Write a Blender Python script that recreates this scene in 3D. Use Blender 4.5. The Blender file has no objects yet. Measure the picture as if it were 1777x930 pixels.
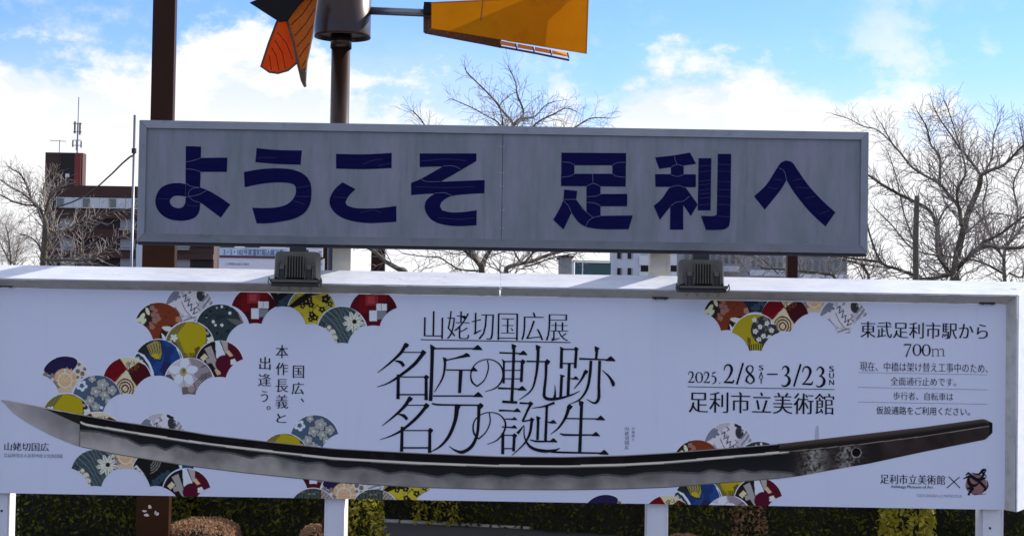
import bpy, bmesh, math, random
import numpy as np
from mathutils import Vector, Matrix
from mathutils.geometry import tessellate_polygon
R = math.radians
random.seed(7); rng = np.random.default_rng(7)
C = bpy.context.scene.collection
sc = bpy.context.scene

# ------------------------------------------------------------------ camera
F = 2700.0; CX, CY = 888.5, 465.0
CAM = Vector((0, -15.0, 2.83)); PITCH = R(1.5); ROLL = 0.0166
MR = Matrix.Rotation(math.pi/2 + PITCH, 3, 'X') @ Matrix.Rotation(ROLL, 3, 'Z')
cd = bpy.data.cameras.new('camera'); cam = bpy.data.objects.new('camera', cd); C.objects.link(cam)
cam.matrix_world = Matrix.Translation(CAM) @ MR.to_4x4()
cd.sensor_width = 36; cd.lens = 36*F/1777; cd.clip_end = 6000; cd.clip_start = 0.1
sc.camera = cam
sc.view_settings.view_transform = 'Standard'; sc.view_settings.look = 'None'
sc.view_settings.exposure = 0.72; sc.view_settings.gamma = 1.0

# ------------------------------------------------------------------ light
SUN_AZ, SUN_EL = R(54), R(30)          # behind the signs, to the right
sd = Vector((math.sin(SUN_AZ)*math.cos(SUN_EL), math.cos(SUN_AZ)*math.cos(SUN_EL), math.sin(SUN_EL)))
sl = bpy.data.lights.new('sun', 'SUN'); sl.energy = 5.0; sl.angle = R(0.5); sl.color = (1.0, .95, .87)
so = bpy.data.objects.new('sun', sl); C.objects.link(so); so.rotation_euler = (-sd).to_track_quat('-Z', 'Y').to_euler()

SKY = 0.15
w = bpy.data.worlds.new('World'); sc.world = w; w.use_nodes = True
nt = w.node_tree; nt.nodes.clear()
def N(t, **k):
    n = nt.nodes.new(t)
    for a, b in k.items(): setattr(n, a, b)
    return n
def L(a, b): nt.links.new(a, b)
def mth(op, a, b=None, c=None, clamp=False):
    n = N('ShaderNodeMath', operation=op, use_clamp=clamp)
    for i, v in enumerate((a, b, c)):
        if v is None: continue
        if isinstance(v, (int, float)): n.inputs[i].default_value = v
        else: L(v, n.inputs[i])
    return n.outputs[0]
def sstep(v, a, b):
    n = N('ShaderNodeMapRange', interpolation_type='SMOOTHSTEP'); L(v, n.inputs['Value'])
    n.inputs['From Min'].default_value = a; n.inputs['From Max'].default_value = b
    return n.outputs[0]
out = N('ShaderNodeOutputWorld'); bg = N('ShaderNodeBackground'); bg.inputs[1].default_value = SKY
sky = N('ShaderNodeTexSky', sky_type='NISHITA', sun_disc=False); sky.sun_elevation = SUN_EL; sky.sun_rotation = SUN_AZ
sky.air_density = 1.0; sky.dust_density = 0.0; sky.ozone_density = 3.0
tc = N('ShaderNodeTexCoord'); sp = N('ShaderNodeSeparateXYZ'); L(tc.outputs['Generated'], sp.inputs[0])
az = mth('ARCTAN2', sp.outputs[0], sp.outputs[1]); el = mth('ARCSINE', sp.outputs[2])
pxn = mth('MULTIPLY_ADD', az, 1/0.72, 0.5)                # 0..1 over +-0.36 rad
fc = N('ShaderNodeFloatCurve'); L(pxn, fc.inputs['Value'])
# top of the cloud bank by bearing (value = elevation / 0.25)
pts = [(0,.62),(.045,.655),(.12,.64),(.17,.62),(.21,.70),(.26,.72),(.32,.66),(.38,.58),(.45,.55),(.52,.55),(.58,.58),(.615,.655),(.67,.67),(.72,.65),(.77,.59),(.83,.58),(.88,.58),(.95,.53),(1,.51)]
cm = fc.mapping; cv = cm.curves[0]
cv.points[0].location = pts[0]; cv.points[1].location = pts[-1]
for p in pts[1:-1]: cv.points.new(*p)
cm.update()
edge = mth('MULTIPLY', fc.outputs[0], 0.25)
def noise(scale, detail, rough, off, stretch=(1,1,1)):
    mp = N('ShaderNodeMapping'); L(tc.outputs['Generated'], mp.inputs[0]); mp.inputs['Location'].default_value = off; mp.inputs['Scale'].default_value = stretch
    n = N('ShaderNodeTexNoise'); L(mp.outputs[0], n.inputs['Vector']); n.inputs['Scale'].default_value = scale
    n.inputs['Detail'].default_value = detail; n.inputs['Roughness'].default_value = rough
    return n.outputs['Fac']
n1 = noise(14, 9, .62, (3.1,1.7,.4), (1,1,1.8)); n2 = noise(5, 6, .55, (9,2,7), (1,1,1.5)); n3 = noise(60, 6, .65, (1,4,2))
ed = mth('ADD', edge, mth('MULTIPLY', mth('SUBTRACT', n1, .5), .13))
ed = mth('ADD', ed, mth('MULTIPLY', mth('SUBTRACT', n3, .5), .034))
d = mth('SUBTRACT', ed, el)
soft = mth('MULTIPLY_ADD', n2, .06, -.004)
mr = N('ShaderNodeMapRange', interpolation_type='SMOOTHSTEP'); L(d, mr.inputs[0]); mr.inputs[1].default_value = -.006; L(soft, mr.inputs[2])
bank = mr.outputs[0]
high = mth('MULTIPLY', sstep(n1, .38, .60), sstep(el, .26, .42))     # broken cloud overhead, out of view, added to brighten the poster
wis = mth('MULTIPLY', sstep(mth('ADD', n1, mth('MULTIPLY', n3, .35)), .62, .88), sstep(n2, .38, .62))
wis = mth('MAXIMUM', mth('MULTIPLY', wis, .8), high)
mask = mth('MAXIMUM', bank, wis)
# thin bright veil low down
veil = mth('SUBTRACT', 1.0, sstep(mth('ADD', el, mth('MULTIPLY', mth('SUBTRACT', n2, .5), .10)), .05, .185)); veil = mth('MULTIPLY', veil, .95)
mask = mth('MAXIMUM', mask, veil, clamp=True)
tint = N('ShaderNodeMix', data_type='RGBA', blend_type='MULTIPLY'); tint.inputs[0].default_value = 1
L(sky.outputs[0], tint.inputs[6]); tint.inputs[7].default_value = (.48,.575,.86,1)
cl = N('ShaderNodeMix', data_type='RGBA'); L(mth('MAXIMUM', sstep(n1, .36, .56), sstep(mth('SUBTRACT', .17, el), .0, .075)), cl.inputs[0])
k = 1/SKY
cl.inputs[6].default_value = (.44*k,.52*k,.62*k,1); cl.inputs[7].default_value = (.63*k,.635*k,.64*k,1)
mx = N('ShaderNodeMix', data_type='RGBA'); L(mask, mx.inputs[0]); L(tint.outputs[2], mx.inputs[6]); L(cl.outputs[2], mx.inputs[7])
L(mx.outputs[2], bg.inputs[0]); L(bg.outputs[0], out.inputs[0])

# ------------------------------------------------------------------ helpers
def P(px, py, Y):
    d_ = MR @ Vector(((px-CX)/F, -(py-CY)/F, -1.0))
    return CAM + d_*((Y-CAM.y)/d_.y)
def X(px, py, Y): return P(px, py, Y).x
def Z(px, py, Y): return P(px, py, Y).z
def lin(c):
    return tuple(((v/255)/12.92 if v/255 <= .04045 else ((v/255+.055)/1.055)**2.4) for v in c)
PRINT_LIGHT = np.array((.31, .375, .54))
def A0(c):
    return tuple(min(.85, v/m) for v, m in zip(lin(c), PRINT_LIGHT))
def A(c):                                # ink colour read off the shaded sheet, turned to its base colour
    m_ = max(c); k_ = .60+.25*min(1.3, m_/200)**2
    return A0(tuple(v*k_ for v in c))

def mat(name, col=(.5,.5,.5), rough=.6, metal=0, var=0, vscale=6, stretch=(1,1,1), col2=None, bump=0, bscale=40, spec=.5, attr=False, transl=0):
    m = bpy.data.materials.new(name); m.use_nodes = True
    t = m.node_tree; b = t.nodes['Principled BSDF']
    b.inputs['Base Color'].default_value = (*col, 1); b.inputs['Roughness'].default_value = rough
    b.inputs['Metallic'].default_value = metal; b.inputs['Specular IOR Level'].default_value = spec
    if attr:
        a = t.nodes.new('ShaderNodeAttribute'); a.attribute_name = 'ink'; t.links.new(a.outputs['Color'], b.inputs['Base Color'])
    tcn = t.nodes.new('ShaderNodeTexCoord'); mp = t.nodes.new('ShaderNodeMapping'); mp.inputs['Scale'].default_value = stretch
    t.links.new(tcn.outputs['Object'], mp.inputs[0])
    if col2 is not None:
        n = t.nodes.new('ShaderNodeTexNoise'); n.inputs['Scale'].default_value = vscale; n.inputs['Detail'].default_value = 7; n.inputs['Roughness'].default_value = .65
        t.links.new(mp.outputs[0], n.inputs['Vector'])
        r = t.nodes.new('ShaderNodeMapRange'); r.inputs[1].default_value = .5-.5*var; r.inputs[2].default_value = .5+.5*var
        t.links.new(n.outputs['Fac'], r.inputs[0])
        x = t.nodes.new('ShaderNodeMix'); x.data_type = 'RGBA'; x.inputs[6].default_value = (*col,1); x.inputs[7].default_value = (*col2,1)
        t.links.new(r.outputs[0], x.inputs[0]); t.links.new(x.outputs[2], b.inputs['Base Color'])
    if bump:
        n = t.nodes.new('ShaderNodeTexNoise'); n.inputs['Scale'].default_value = bscale; n.inputs['Detail'].default_value = 5
        t.links.new(mp.outputs[0], n.inputs['Vector'])
        bp = t.nodes.new('ShaderNodeBump'); bp.inputs['Strength'].default_value = bump; bp.inputs['Distance'].default_value = .01
        t.links.new(n.outputs['Fac'], bp.inputs['Height']); t.links.new(bp.outputs[0], b.inputs['Normal'])
    if transl:
        tr = t.nodes.new('ShaderNodeBsdfTranslucent'); ms = t.nodes.new('ShaderNodeMixShader'); ms.inputs[0].default_value = transl
        src = b.inputs['Base Color']
        if src.is_linked: t.links.new(src.links[0].from_socket, tr.inputs[0])
        else: tr.inputs[0].default_value = (*col,1)
        o = t.nodes['Material Output']; t.links.new(b.outputs[0], ms.inputs[1]); t.links.new(tr.outputs[0], ms.inputs[2]); t.links.new(ms.outputs[0], o.inputs[0])
    return m

M = {}
M['sign_face'] = mat('sign_face', (.165,.192,.200), .55, col2=(.262,.25,.305), var=.36, vscale=2.4, stretch=(2.4,1,.5), bump=.05, bscale=8)
M['sign_frame'] = mat('sign_frame', (.205,.220,.245), .5, col2=(.25,.26,.29), var=.3, vscale=3)
M['sign_under'] = mat('sign_under', (.03,.03,.035), .7)
M['letter'] = mat('letter_vinyl', (.006,.006,.050), .5, col2=(.009,.009,.066), var=.3, vscale=9, stretch=(1,1,4), spec=.02)
M['scratch'] = mat('letter_scratch', (.045,.05,.12), .6)
M['crack'] = mat('letter_seam', (.13,.14,.24), .6)
M['sheet'] = mat('poster_sheet', (.75,.755,.87), .5, col2=(.79,.785,.885), var=.4, vscale=1.2, spec=.3, bump=.12, bscale=1.6)
M['ink'] = mat('black_ink', (.010,.010,.016), .6, spec=.1)
M['ink_grey'] = mat('grey_ink', (.10,.11,.14), .6)
M['fan'] = mat('fan_ink', rough=.6, attr=True, spec=.12)
M['hood'] = mat('white_painted_metal', (.60,.62,.69), .5, col2=(.74,.75,.79), var=.35, vscale=4, stretch=(1,2,2), bump=.05)
M['inner'] = mat('cream_grey_reveal', (.66,.61,.53), .55, col2=(.52,.49,.44), var=.4, vscale=3)
M['leg'] = mat('cream_white_leg', (.74,.72,.76), .5, col2=(.80,.77,.78), var=.35, vscale=5, stretch=(1,1,.5))
M['post_cream'] = mat('cream_post', (.55,.52,.44), .5, col2=(.62,.6,.52), var=.3, vscale=4)
M['dirt'] = mat('grime', (.48,.49,.54), .9)
M['brown'] = mat('brown_steel', (.030,.011,.006), .45, spec=.10, col2=(.040,.015,.008), var=.4, vscale=3, stretch=(2,2,.5))
M['brown_low'] = mat('brown_steel_lower', (.034,.012,.004), .45, spec=.10, col2=(.03,.011,.004), var=.4, vscale=3)
M['bronze'] = mat('bronze_steel', (.035,.016,.009), .30, metal=.15, spec=.5, col2=(.024,.011,.007), var=.4, vscale=5, stretch=(2,2,.4))
M['lamp'] = mat('lamp_housing', (.082,.074,.058), .6, col2=(.115,.105,.083), var=.3, vscale=12)
M['lamp_dark'] = mat('lamp_black', (.018,.018,.018), .6)
M['steel'] = mat('grey_steel', (.20,.21,.24), .35, metal=.7)
M['ochre'] = mat('ochre_panel', (.50,.165,.002), .6, col2=(.56,.19,.003), var=.3, vscale=2, transl=.17, spec=.05)
M['ochre_edge'] = mat('ochre_edge', (.50,.165,.002), .6, spec=.1)
M['ochre_in'] = mat('orange_glass', (.95,.40,.02), .4, transl=.45)
M['flame'] = mat('orange_panel', (.90,.060,.003), .5, col2=(.95,.10,.006), var=.3, vscale=4, transl=.85)
M['flame2'] = mat('amber_panel', (.62,.12,.006), .5, col2=(.72,.17,.012), var=.3, vscale=4, transl=.7)
M['rust'] = mat('rusty_edge', (.14,.075,.045), .8, col2=(.05,.03,.02), var=.5, vscale=30)
M['black'] = mat('black_metal', (.008,.007,.007), .6, spec=.15)
M['bark'] = mat('bark', (.070,.052,.040), .9, col2=(.15,.13,.09), var=.4, vscale=6, bump=.5, bscale=25)
M['twig'] = mat('twig_bark', (.36,.31,.28), .85, col2=(.20,.165,.145), var=.5, vscale=1.5)
M['asphalt'] = mat('asphalt', (.036,.036,.038), .9, col2=(.05,.05,.05), var=.5, vscale=30, bump=.3, bscale=120)
M['kerb'] = mat('kerb_concrete', (.42,.41,.39), .85, col2=(.34,.33,.31), var=.4, vscale=8)
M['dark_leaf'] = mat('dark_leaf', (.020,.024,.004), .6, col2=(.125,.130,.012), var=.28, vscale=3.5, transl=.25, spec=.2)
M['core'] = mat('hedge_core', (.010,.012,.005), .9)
M['brown_leaf'] = mat('brown_leaf', (.25,.135,.075), .8, col2=(.36,.22,.13), var=.4, vscale=6, transl=.45)
M['sun_gold_leaf'] = mat('sun_gold_leaf', (.36,.33,.02), .5, col2=(.55,.46,.07), var=.4, vscale=5, transl=.5)  # brighter copy of the hedge leaf: sunlight put into the colour
M['apt_brown'] = mat('brown_cladding', (.050,.020,.014), .8, col2=(.068,.028,.019), var=.4, vscale=.25)
M['apt_dark'] = mat('dark_cladding', (.018,.010,.012), .8)
M['apt_red'] = mat('red_cladding', (.20,.03,.024), .7)
M['win_white'] = mat('white_window_frame', (.75,.75,.74), .6)
M['glass'] = mat('window_glass', (.10,.12,.13), .15)
M['pale_wall'] = mat('pale_wall', (.55,.57,.62), .8, col2=(.62,.63,.66), var=.3, vscale=.3)
M['beige_wall'] = mat('beige_wall', (.50,.47,.40), .8)
M['grey_wall'] = mat('grey_wall', (.27,.26,.27), .85, col2=(.34,.33,.33), var=.4, vscale=.4)
M['teal'] = mat('teal_net', (.035,.11,.12), .6, col2=(.05,.09,.09), var=.5, vscale=.8)
M['board_blue'] = mat('pale_blue_board', (.50,.62,.80), .5)
M['board_white'] = mat('white_board', (.70,.72,.82), .5)
M['board_text'] = mat('navy_text', (.03,.05,.16), .6)
M['board_green'] = mat('dark_green_text', (.02,.07,.07), .6)
M['board_line'] = mat('maroon_line', (.09,.03,.05), .6)
M['lead'] = mat('white_mark', (.55,.5,.48), .7)

def streaks(m, stretch, scale, lo, hi, dark):
    t = m.node_tree; b = t.nodes['Principled BSDF']; src = b.inputs['Base Color'].links[0].from_socket
    c_ = t.nodes.new('ShaderNodeTexCoord'); mp = t.nodes.new('ShaderNodeMapping'); mp.inputs['Scale'].default_value = stretch; t.links.new(c_.outputs['Object'], mp.inputs[0])
    n = t.nodes.new('ShaderNodeTexNoise'); n.inputs['Scale'].default_value = scale; n.inputs['Detail'].default_value = 6; n.inputs['Roughness'].default_value = .7; t.links.new(mp.outputs[0], n.inputs[0])
    q = t.nodes.new('ShaderNodeMapRange'); q.inputs[1].default_value = lo; q.inputs[2].default_value = hi; t.links.new(n.outputs['Fac'], q.inputs[0])
    x = t.nodes.new('ShaderNodeMix'); x.data_type = 'RGBA'; x.blend_type = 'MULTIPLY'; x.inputs[7].default_value = (*dark,1)
    t.links.new(q.outputs[0], x.inputs[0]); t.links.new(src, x.inputs[6]); t.links.new(x.outputs[2], b.inputs['Base Color'])
streaks(M['sign_face'], (6,1,.35), 2.0, .54, .74, (.80,.80,.78)); streaks(M['sign_face'], (1,1,1), 9.0, .66, .78, (.62,.60,.60))
streaks(M['sign_frame'], (3,1,3), 3.0, .56, .75, (.72,.72,.72))
streaks(M['hood'], (1.5,6,6), 2.5, .54, .76, (.80,.81,.84)); streaks(M['leg'], (5,5,.6), 3.0, .56, .74, (.78,.72,.64)); streaks(M['inner'], (4,4,4), 2.0, .5, .75, (.70,.68,.64))
streaks(M['sheet'], (5,1,.3), 1.2, .56, .80, (.93,.93,.93)); streaks(M['post_cream'], (5,5,.6), 3.0, .56, .74, (.80,.75,.68)); streaks(M['ochre'], (2,2,2), 3.0, .56, .76, (.80,.74,.7))

def link(name, me, m, parent=None, **props):
    o = bpy.data.objects.new(name, me); C.objects.link(o)
    if m is not None and not me.materials: me.materials.append(m)
    if parent is not None: o.parent = parent
    for k_, v in props.items(): o[k_] = v
    return o
def thing(name, label, cat, group=None, loc=(0,0,0)):
    o = bpy.data.objects.new(name, None); C.objects.link(o); o.location = loc; o.empty_display_size = .2
    o['label'] = label; o['category'] = cat
    if group: o['group'] = group
    bpy.context.view_layer.update()
    return o

class MB:
    def __init__(s): s.v = []; s.f = []; s.mi = []
    def add(s, vs, fs, mi=0):
        b = len(s.v); s.v += [tuple(p) for p in vs]; s.f += [tuple(b+i for i in f) for f in fs]; s.mi += [mi]*len(fs)
    def box(s, x0, x1, y0, y1, z0, z1, mi=0):
        s.add([(x0,y0,z0),(x1,y0,z0),(x1,y1,z0),(x0,y1,z0),(x0,y0,z1),(x1,y0,z1),(x1,y1,z1),(x0,y1,z1)],
              [(0,3,2,1),(4,5,6,7),(0,1,5,4),(1,2,6,5),(2,3,7,6),(3,0,4,7)], mi)
    def hexa(s, a, b, mi=0):            # two matching quads a (front) and b (back)
        s.add(list(a)+list(b), [(0,1,2,3),(7,6,5,4),(0,4,5,1),(1,5,6,2),(2,6,7,3),(3,7,4,0)], mi)
    def prism(s, poly, y0, y1, mi=0):   # poly = [(x,z)], front at y0
        n = len(poly); tris = tessellate_polygon([[Vector((p[0],p[1],0)) for p in poly]])
        vs = [(p[0],y0,p[1]) for p in poly]+[(p[0],y1,p[1]) for p in poly]
        fs = [tuple(t) for t in tris]+[tuple(i+n for i in reversed(t)) for t in tris]
        fs += [(i,(i+1)%n,(i+1)%n+n,i+n) for i in range(n)]
        s.add(vs, fs, mi)
    def tube(s, pts, rad, n=8, cap=True, mi=0, flat=None):
        pts = [Vector(p) for p in pts]; rad = rad if hasattr(rad,'__len__') else [rad]*len(pts)
        rings = []; u = None
        for i, p in enumerate(pts):
            t = (pts[min(i+1,len(pts)-1)]-pts[max(i-1,0)])
            t = t.normalized() if t.length > 1e-9 else Vector((0,0,1))
            if u is None: u = t.orthogonal().normalized()
            u = (u - t*u.dot(t)); u = u.normalized() if u.length > 1e-6 else t.orthogonal().normalized()
            v = t.cross(u)
            rings.append([p + (u*math.cos(2*math.pi*k_/n)+v*math.sin(2*math.pi*k_/n))*rad[i] for k_ in range(n)])
        vs = [q for r_ in rings for q in r_]; fs = []
        for i in range(len(pts)-1):
            for k_ in range(n):
                fs.append((i*n+k_, i*n+(k_+1)%n, (i+1)*n+(k_+1)%n, (i+1)*n+k_))
        if cap: fs += [tuple(reversed(range(n))), tuple((len(pts)-1)*n+k_ for k_ in range(n))]
        s.add(vs, fs, mi)
    def mesh(s, name, mats=None, smooth=False):
        me = bpy.data.meshes.new(name); me.from_pydata(s.v, [], s.f)
        for m_ in (mats or []): me.materials.append(m_)
        if mats and len(mats) > 1: me.polygons.foreach_set('material_index', s.mi)
        if smooth: me.polygons.foreach_set('use_smooth', [True]*len(me.polygons))
        me.update(); return me
    def build(s, name, m, parent=None, smooth=False, bevel=0, **props):
        ms = m if isinstance(m, (list,tuple)) else [m]
        me = s.mesh(name, ms, smooth)
        if bevel:
            bm = bmesh.new(); bm.from_mesh(me); bmesh.ops.recalc_face_normals(bm, faces=bm.faces)
            es = [e for e in bm.edges if len(e.link_faces) == 2 and e.calc_face_angle(0) > .5]
            bmesh.ops.bevel(bm, geom=es, offset=bevel, segments=2, affect='EDGES', profile=.5); bm.to_mesh(me); bm.free()
        else:
            bm = bmesh.new(); bm.from_mesh(me); bmesh.ops.recalc_face_normals(bm, faces=bm.faces); bm.to_mesh(me); bm.free()
        return link(name, me, None, parent, **props)

def smooth_poly(pts, closed=True, corner=42, sub=5):
    pts = [Vector((p[0],p[1])) for p in pts]; n = len(pts); res = []
    def is_corner(i):
        if not closed and i in (0,n-1): return True
        a = pts[i]-pts[i-1]; b = pts[(i+1)%n]-pts[i]
        if a.length < 1e-9 or b.length < 1e-9: return True
        return a.angle(b) > R(corner)
    cor = [is_corner(i) for i in range(n)]
    for i in range(n if closed else n-1):
        p0, p1 = pts[i], pts[(i+1)%n]; j = (i+1)%n
        s_ = p1-p0
        t0 = s_ if cor[i] else (p1-pts[i-1])*.5*min(1.6, 2*s_.length/((p1-pts[i-1]).length+1e-9))
        t1 = s_ if cor[j] else (pts[(j+1)%n]-p0)*.5*min(1.6, 2*s_.length/((pts[(j+1)%n]-p0).length+1e-9))
        if cor[i] and cor[j]: res.append(p0); continue
        for k_ in range(sub):
            t = k_/sub; h = t*t; q = h*t
            res.append(p0*(2*q-3*h+1)+t0*(q-2*h+t)+p1*(-2*q+3*h)+t1*(q-h))
    if not closed: res.append(pts[-1])
    return res

class Crop:
    def __init__(s, ox, oy, sc_): s.ox, s.oy, s.s = ox, oy, sc_
    def __call__(s, x, y): return (s.ox+x/s.s, s.oy+y/s.s)

# ------------------------------------------------------------------ ground
g = MB(); g.add([(-1500,-60,0),(1500,-60,0),(1500,3000,0),(-1500,3000,0)], [(0,1,2,3)])
g.build('ground', M['asphalt'], kind='structure')

# ------------------------------------------------------------------ upper welcome sign
YU = -.20
ws = thing('welcome_sign', 'long grey welcome sign with big navy Japanese letters above the poster billboard', 'sign', loc=(0, YU, 0))
def wp(o):                       # parent keeps world place
    o.matrix_parent_inverse = o.parent.matrix_world.inverted(); return o
ux0, ux1 = X(238.5,318,YU), X(1507.5,334,YU); uz1, uz0 = Z(888,218.8,YU), Z(888,429.5,YU)
fw = .078; fd = .03                      # bevelled frame
yb = YU+.22
xm = X(871.5,320,YU)
for a, b in ((ux0+fw*.9, xm-.002), (xm+.002, ux1-fw*.9)):
    m_ = MB(); m_.box(a, b, YU+.012, YU+.03, uz0+fw*.9, uz1-fw*.9); wp(m_.build('face_panel', M['sign_face'], ws, bevel=.0015))
def rail(p, q, pi, qi, name='frame_rail'):
    # p,q outer corners (x,z); pi,qi inner corners: bevelled front, outer side flat
    m_ = MB()
    a = [(p[0],YU+.02,p[1]),(q[0],YU+.02,q[1]),(qi[0],YU-.012,qi[1]),(pi[0],YU-.012,pi[1])]
    b = [(p[0],yb,p[1]),(q[0],yb,q[1]),(qi[0],yb,qi[1]),(pi[0],yb,pi[1])]
    m_.hexa(a, b); return wp(m_.build(name, M['sign_frame'], ws, bevel=.002))
e_ = .0015
O = [(ux0,uz0),(ux1,uz0),(ux1,uz1),(ux0,uz1)]; I = [(ux0+fw,uz0+fw),(ux1-fw,uz0+fw),(ux1-fw,uz1-fw),(ux0+fw,uz1-fw)]
rail((O[0][0]+e_,O[0][1]),(O[1][0]-e_,O[1][1]),(I[0][0]+e_,I[0][1]),(I[1][0]-e_,I[1][1]))
rail((O[3][0]+e_,O[3][1]),(O[2][0]-e_,O[2][1]),(I[3][0]+e_,I[3][1]),(I[2][0]-e_,I[2][1]))
rail((O[0][0],O[0][1]+e_),(O[3][0],O[3][1]-e_),(I[0][0],I[0][1]+e_),(I[3][0],I[3][1]-e_))
rail((O[1][0],O[1][1]+e_),(O[2][0],O[2][1]-e_),(I[1][0],I[1][1]+e_),(I[2][0],I[2][1]-e_))
m_ = MB(); m_.box(ux0+.02, ux1-.02, YU+.035, yb-.005, uz0+.02, uz1-.02); wp(m_.build('back_box', M['sign_under'], ws))
m_ = MB(); m_.box(ux0+.004, ux1-.004, YU+.05, yb-.01, uz0-.028, uz0-.002); wp(m_.build('underside_strip', M['sign_under'], ws))  # near-black strip along the sign's dark underside
m_ = MB()
for yy in (255,300,323,365,396):
    p = P(871.5, yy, YU)
    m_.tube([(p.x-.015,YU+.013,p.z),(p.x-.015,YU+.004,p.z)], .006, 6)
    m_.tube([(p.x+.015,YU+.013,p.z),(p.x+.015,YU+.004,p.z)], .006, 6)
wp(m_.build('rivets', M['dirt'], ws, kind='stuff'))
# letters
k1, k2, k3, k4 = Crop(220,200,3.8765), Crop(540,200,3.8765), Crop(860,200,3.8765), Crop(1180,200,3.8765)
LET = [
 (k1, [[(396,208),(498,211),(495,370),(492,490),(491,610),(482,655),(455,688),(410,705),(355,709),(290,700),(235,670),(201,625),(191,577),(205,522),(240,480),(300,459),(360,457),(392,463),(392,547),(345,541),(310,547),(289,567),(288,585),(305,612),(345,625),(375,618),(392,590),(394,547),(394,462)],
       [(440,288),(675,285),(672,381),(440,381)],
       [(430,470),(500,489),(560,513),(630,555),(695,600),(631,688),(560,635),(500,592),(430,560)]],
      [[(396,315),(440,307),(500,287)],[(396,361),(450,366),(496,381)],[(398,458),(430,478),(490,487)],[(490,487),(435,497),(414,530),(440,570),(490,588)],[(392,552),(480,535),(535,507)],[(400,605),(480,612)],[(205,560),(285,566)]]),
 (k1, [[(872,221),(1010,234),(1177,237),(1168,333),(1010,328),(864,316)],
       [(787,382),(870,367),(960,358),(1050,358),(1130,370),(1200,405),(1235,460),(1241,530),(1230,600),(1190,660),(1120,697),(1020,718),(940,727),(873,727),(843,622),(930,624),(1020,617),(1080,597),(1120,560),(1137,520),(1135,480),(1115,462),(1060,453),(980,453),(900,462),(792,484)]],
      [[(1142,490),(1230,475)],[(1140,545),(1238,548)],[(1120,575),(1200,600)],[(870,290),(940,284),(1000,287)]]),
 (k2, [[(166,260),(350,263),(541,254),(540,356),(350,363),(167,359)],
       [(209,451),(298,497),(250,545),(230,585),(240,607),(290,623),(400,627),(480,622),(572,610),(573,716),(480,722),(380,725),(280,712),(200,685),(145,640),(123,590),(130,545),(160,495)]],
      [[(350,328),(420,303),(480,297)],[(450,341),(540,322)],[(150,550),(235,556)],[(330,655),(420,640),(470,655)]]),
 (k2, [[(729,257),(1112,257),(1111,308),(980,385),(870,447),(1000,442),(1167,436),(1165,525),(1060,530),(940,545),(880,580),(866,610),(880,640),(940,653),(1020,651),(1113,639),(1112,740),(1000,746),(900,738),(820,710),(775,660),(763,610),(780,565),(830,527),(760,530),(672,537),(672,455),(740,427),(885,345),(820,346),(730,349)]],
      [[(885,343),(930,340),(975,347),(1003,363)],[(740,430),(770,445),(868,447)],[(830,525),(900,523),(948,543)],[(735,310),(900,296),(1040,305)],[(700,482),(900,487),(1100,482)],[(850,690),(1000,700),(1100,690)]]),
 (k3, [[(443,252),(879,255),(878,337),(443,337)],[(443,330),(530,330),(530,400),(443,400)],[(786,330),(877,330),(877,400),(786,400)],[(441,394),(877,394),(875,480),(441,476)],
       [(612,470),(706,470),(706,682),(650,692),(612,650)],[(700,530),(886,529),(885,612),(700,612)],
       [(462,500),(549,509),(542,567),(575,610),(620,655),(680,680),(710,677),(923,674),(895,766),(800,767),(700,765),(610,750),(560,720),(510,655),(457,768),(388,703),(430,630),(455,570)]],
      [[(450,315),(500,320),(533,335)],[(533,393),(500,410),(445,418)],[(875,317),(820,320),(786,337)],[(786,393),(810,410),(872,418)],[(652,395),(656,462)],[(612,478),(656,460),(706,478)],[(612,548),(670,545),(712,530)],[(617,586),(670,592),(706,610)],[(457,567),(542,566)],[(457,575),(490,610),(512,660)],[(606,750),(625,712),(655,690),(706,678)],[(575,620),(655,688)]]),
 (k3, [[(1074,284),(1200,270),(1308,251),(1350,327),(1270,338),(1180,350),(1101,361)],[(1180,335),(1266,335),(1266,402),(1180,402)],[(1074,396),(1348,398),(1348,484),(1076,481)],
       [(1180,478),(1242,478),(1222,560),(1180,610),(1106,703),(1065,610),(1120,560),(1160,500)],[(1215,478),(1275,481),(1300,515),(1360,600),(1314,677),(1260,600),(1215,560)],[(1178,540),(1263,540),(1263,769),(1174,769)],
       [(1366.5,289),(1452.5,289),(1446.5,639),(1361.5,639)],
       [(1496.5,260),(1585.5,261),(1578.5,700),(1571,745),(1541,766),(1481,771),(1416.5,771),(1383.5,677),(1466,678),(1486,672),(1489.5,655)]],
      [[(1203,273),(1208,300),(1222,330)],[(1180,350),(1222,332),(1266,345)],[(1180,400),(1222,413),(1266,400)],[(1165,490),(1222,473),(1280,488)],[(1180,610),(1215,585),(1262,578),(1305,545)]]
      +[[(1368,y),(1450,y-8)] for y in (345,382,445,470,505,532,560,605)]+[[(1498,y),(1580,y+3)] for y in (330,376,446,500,545,600,680)]),
 (k4, [[(500,545),(580,470),(655,355),(680,320),(715,304),(755,317),(790,365),(860,465),(960,575),(1047,653),(980,748),(880,655),(800,560),(750,490),(718,435),(680,500),(571,635)]],
      [[(665,355),(700,375),(718,435)],[(635,432),(690,438)],[(590,485),(660,498)],[(760,440),(830,425)],[(780,485),(880,492)],[(840,560),(910,545)],[(940,665),(1010,640)]]),
]
def cvt(k_, pts, Y):
    r_ = []
    for p in pts:
        q = P(*k_(p[0],p[1]), Y); r_.append((q.x,q.z))
    return r_
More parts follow.
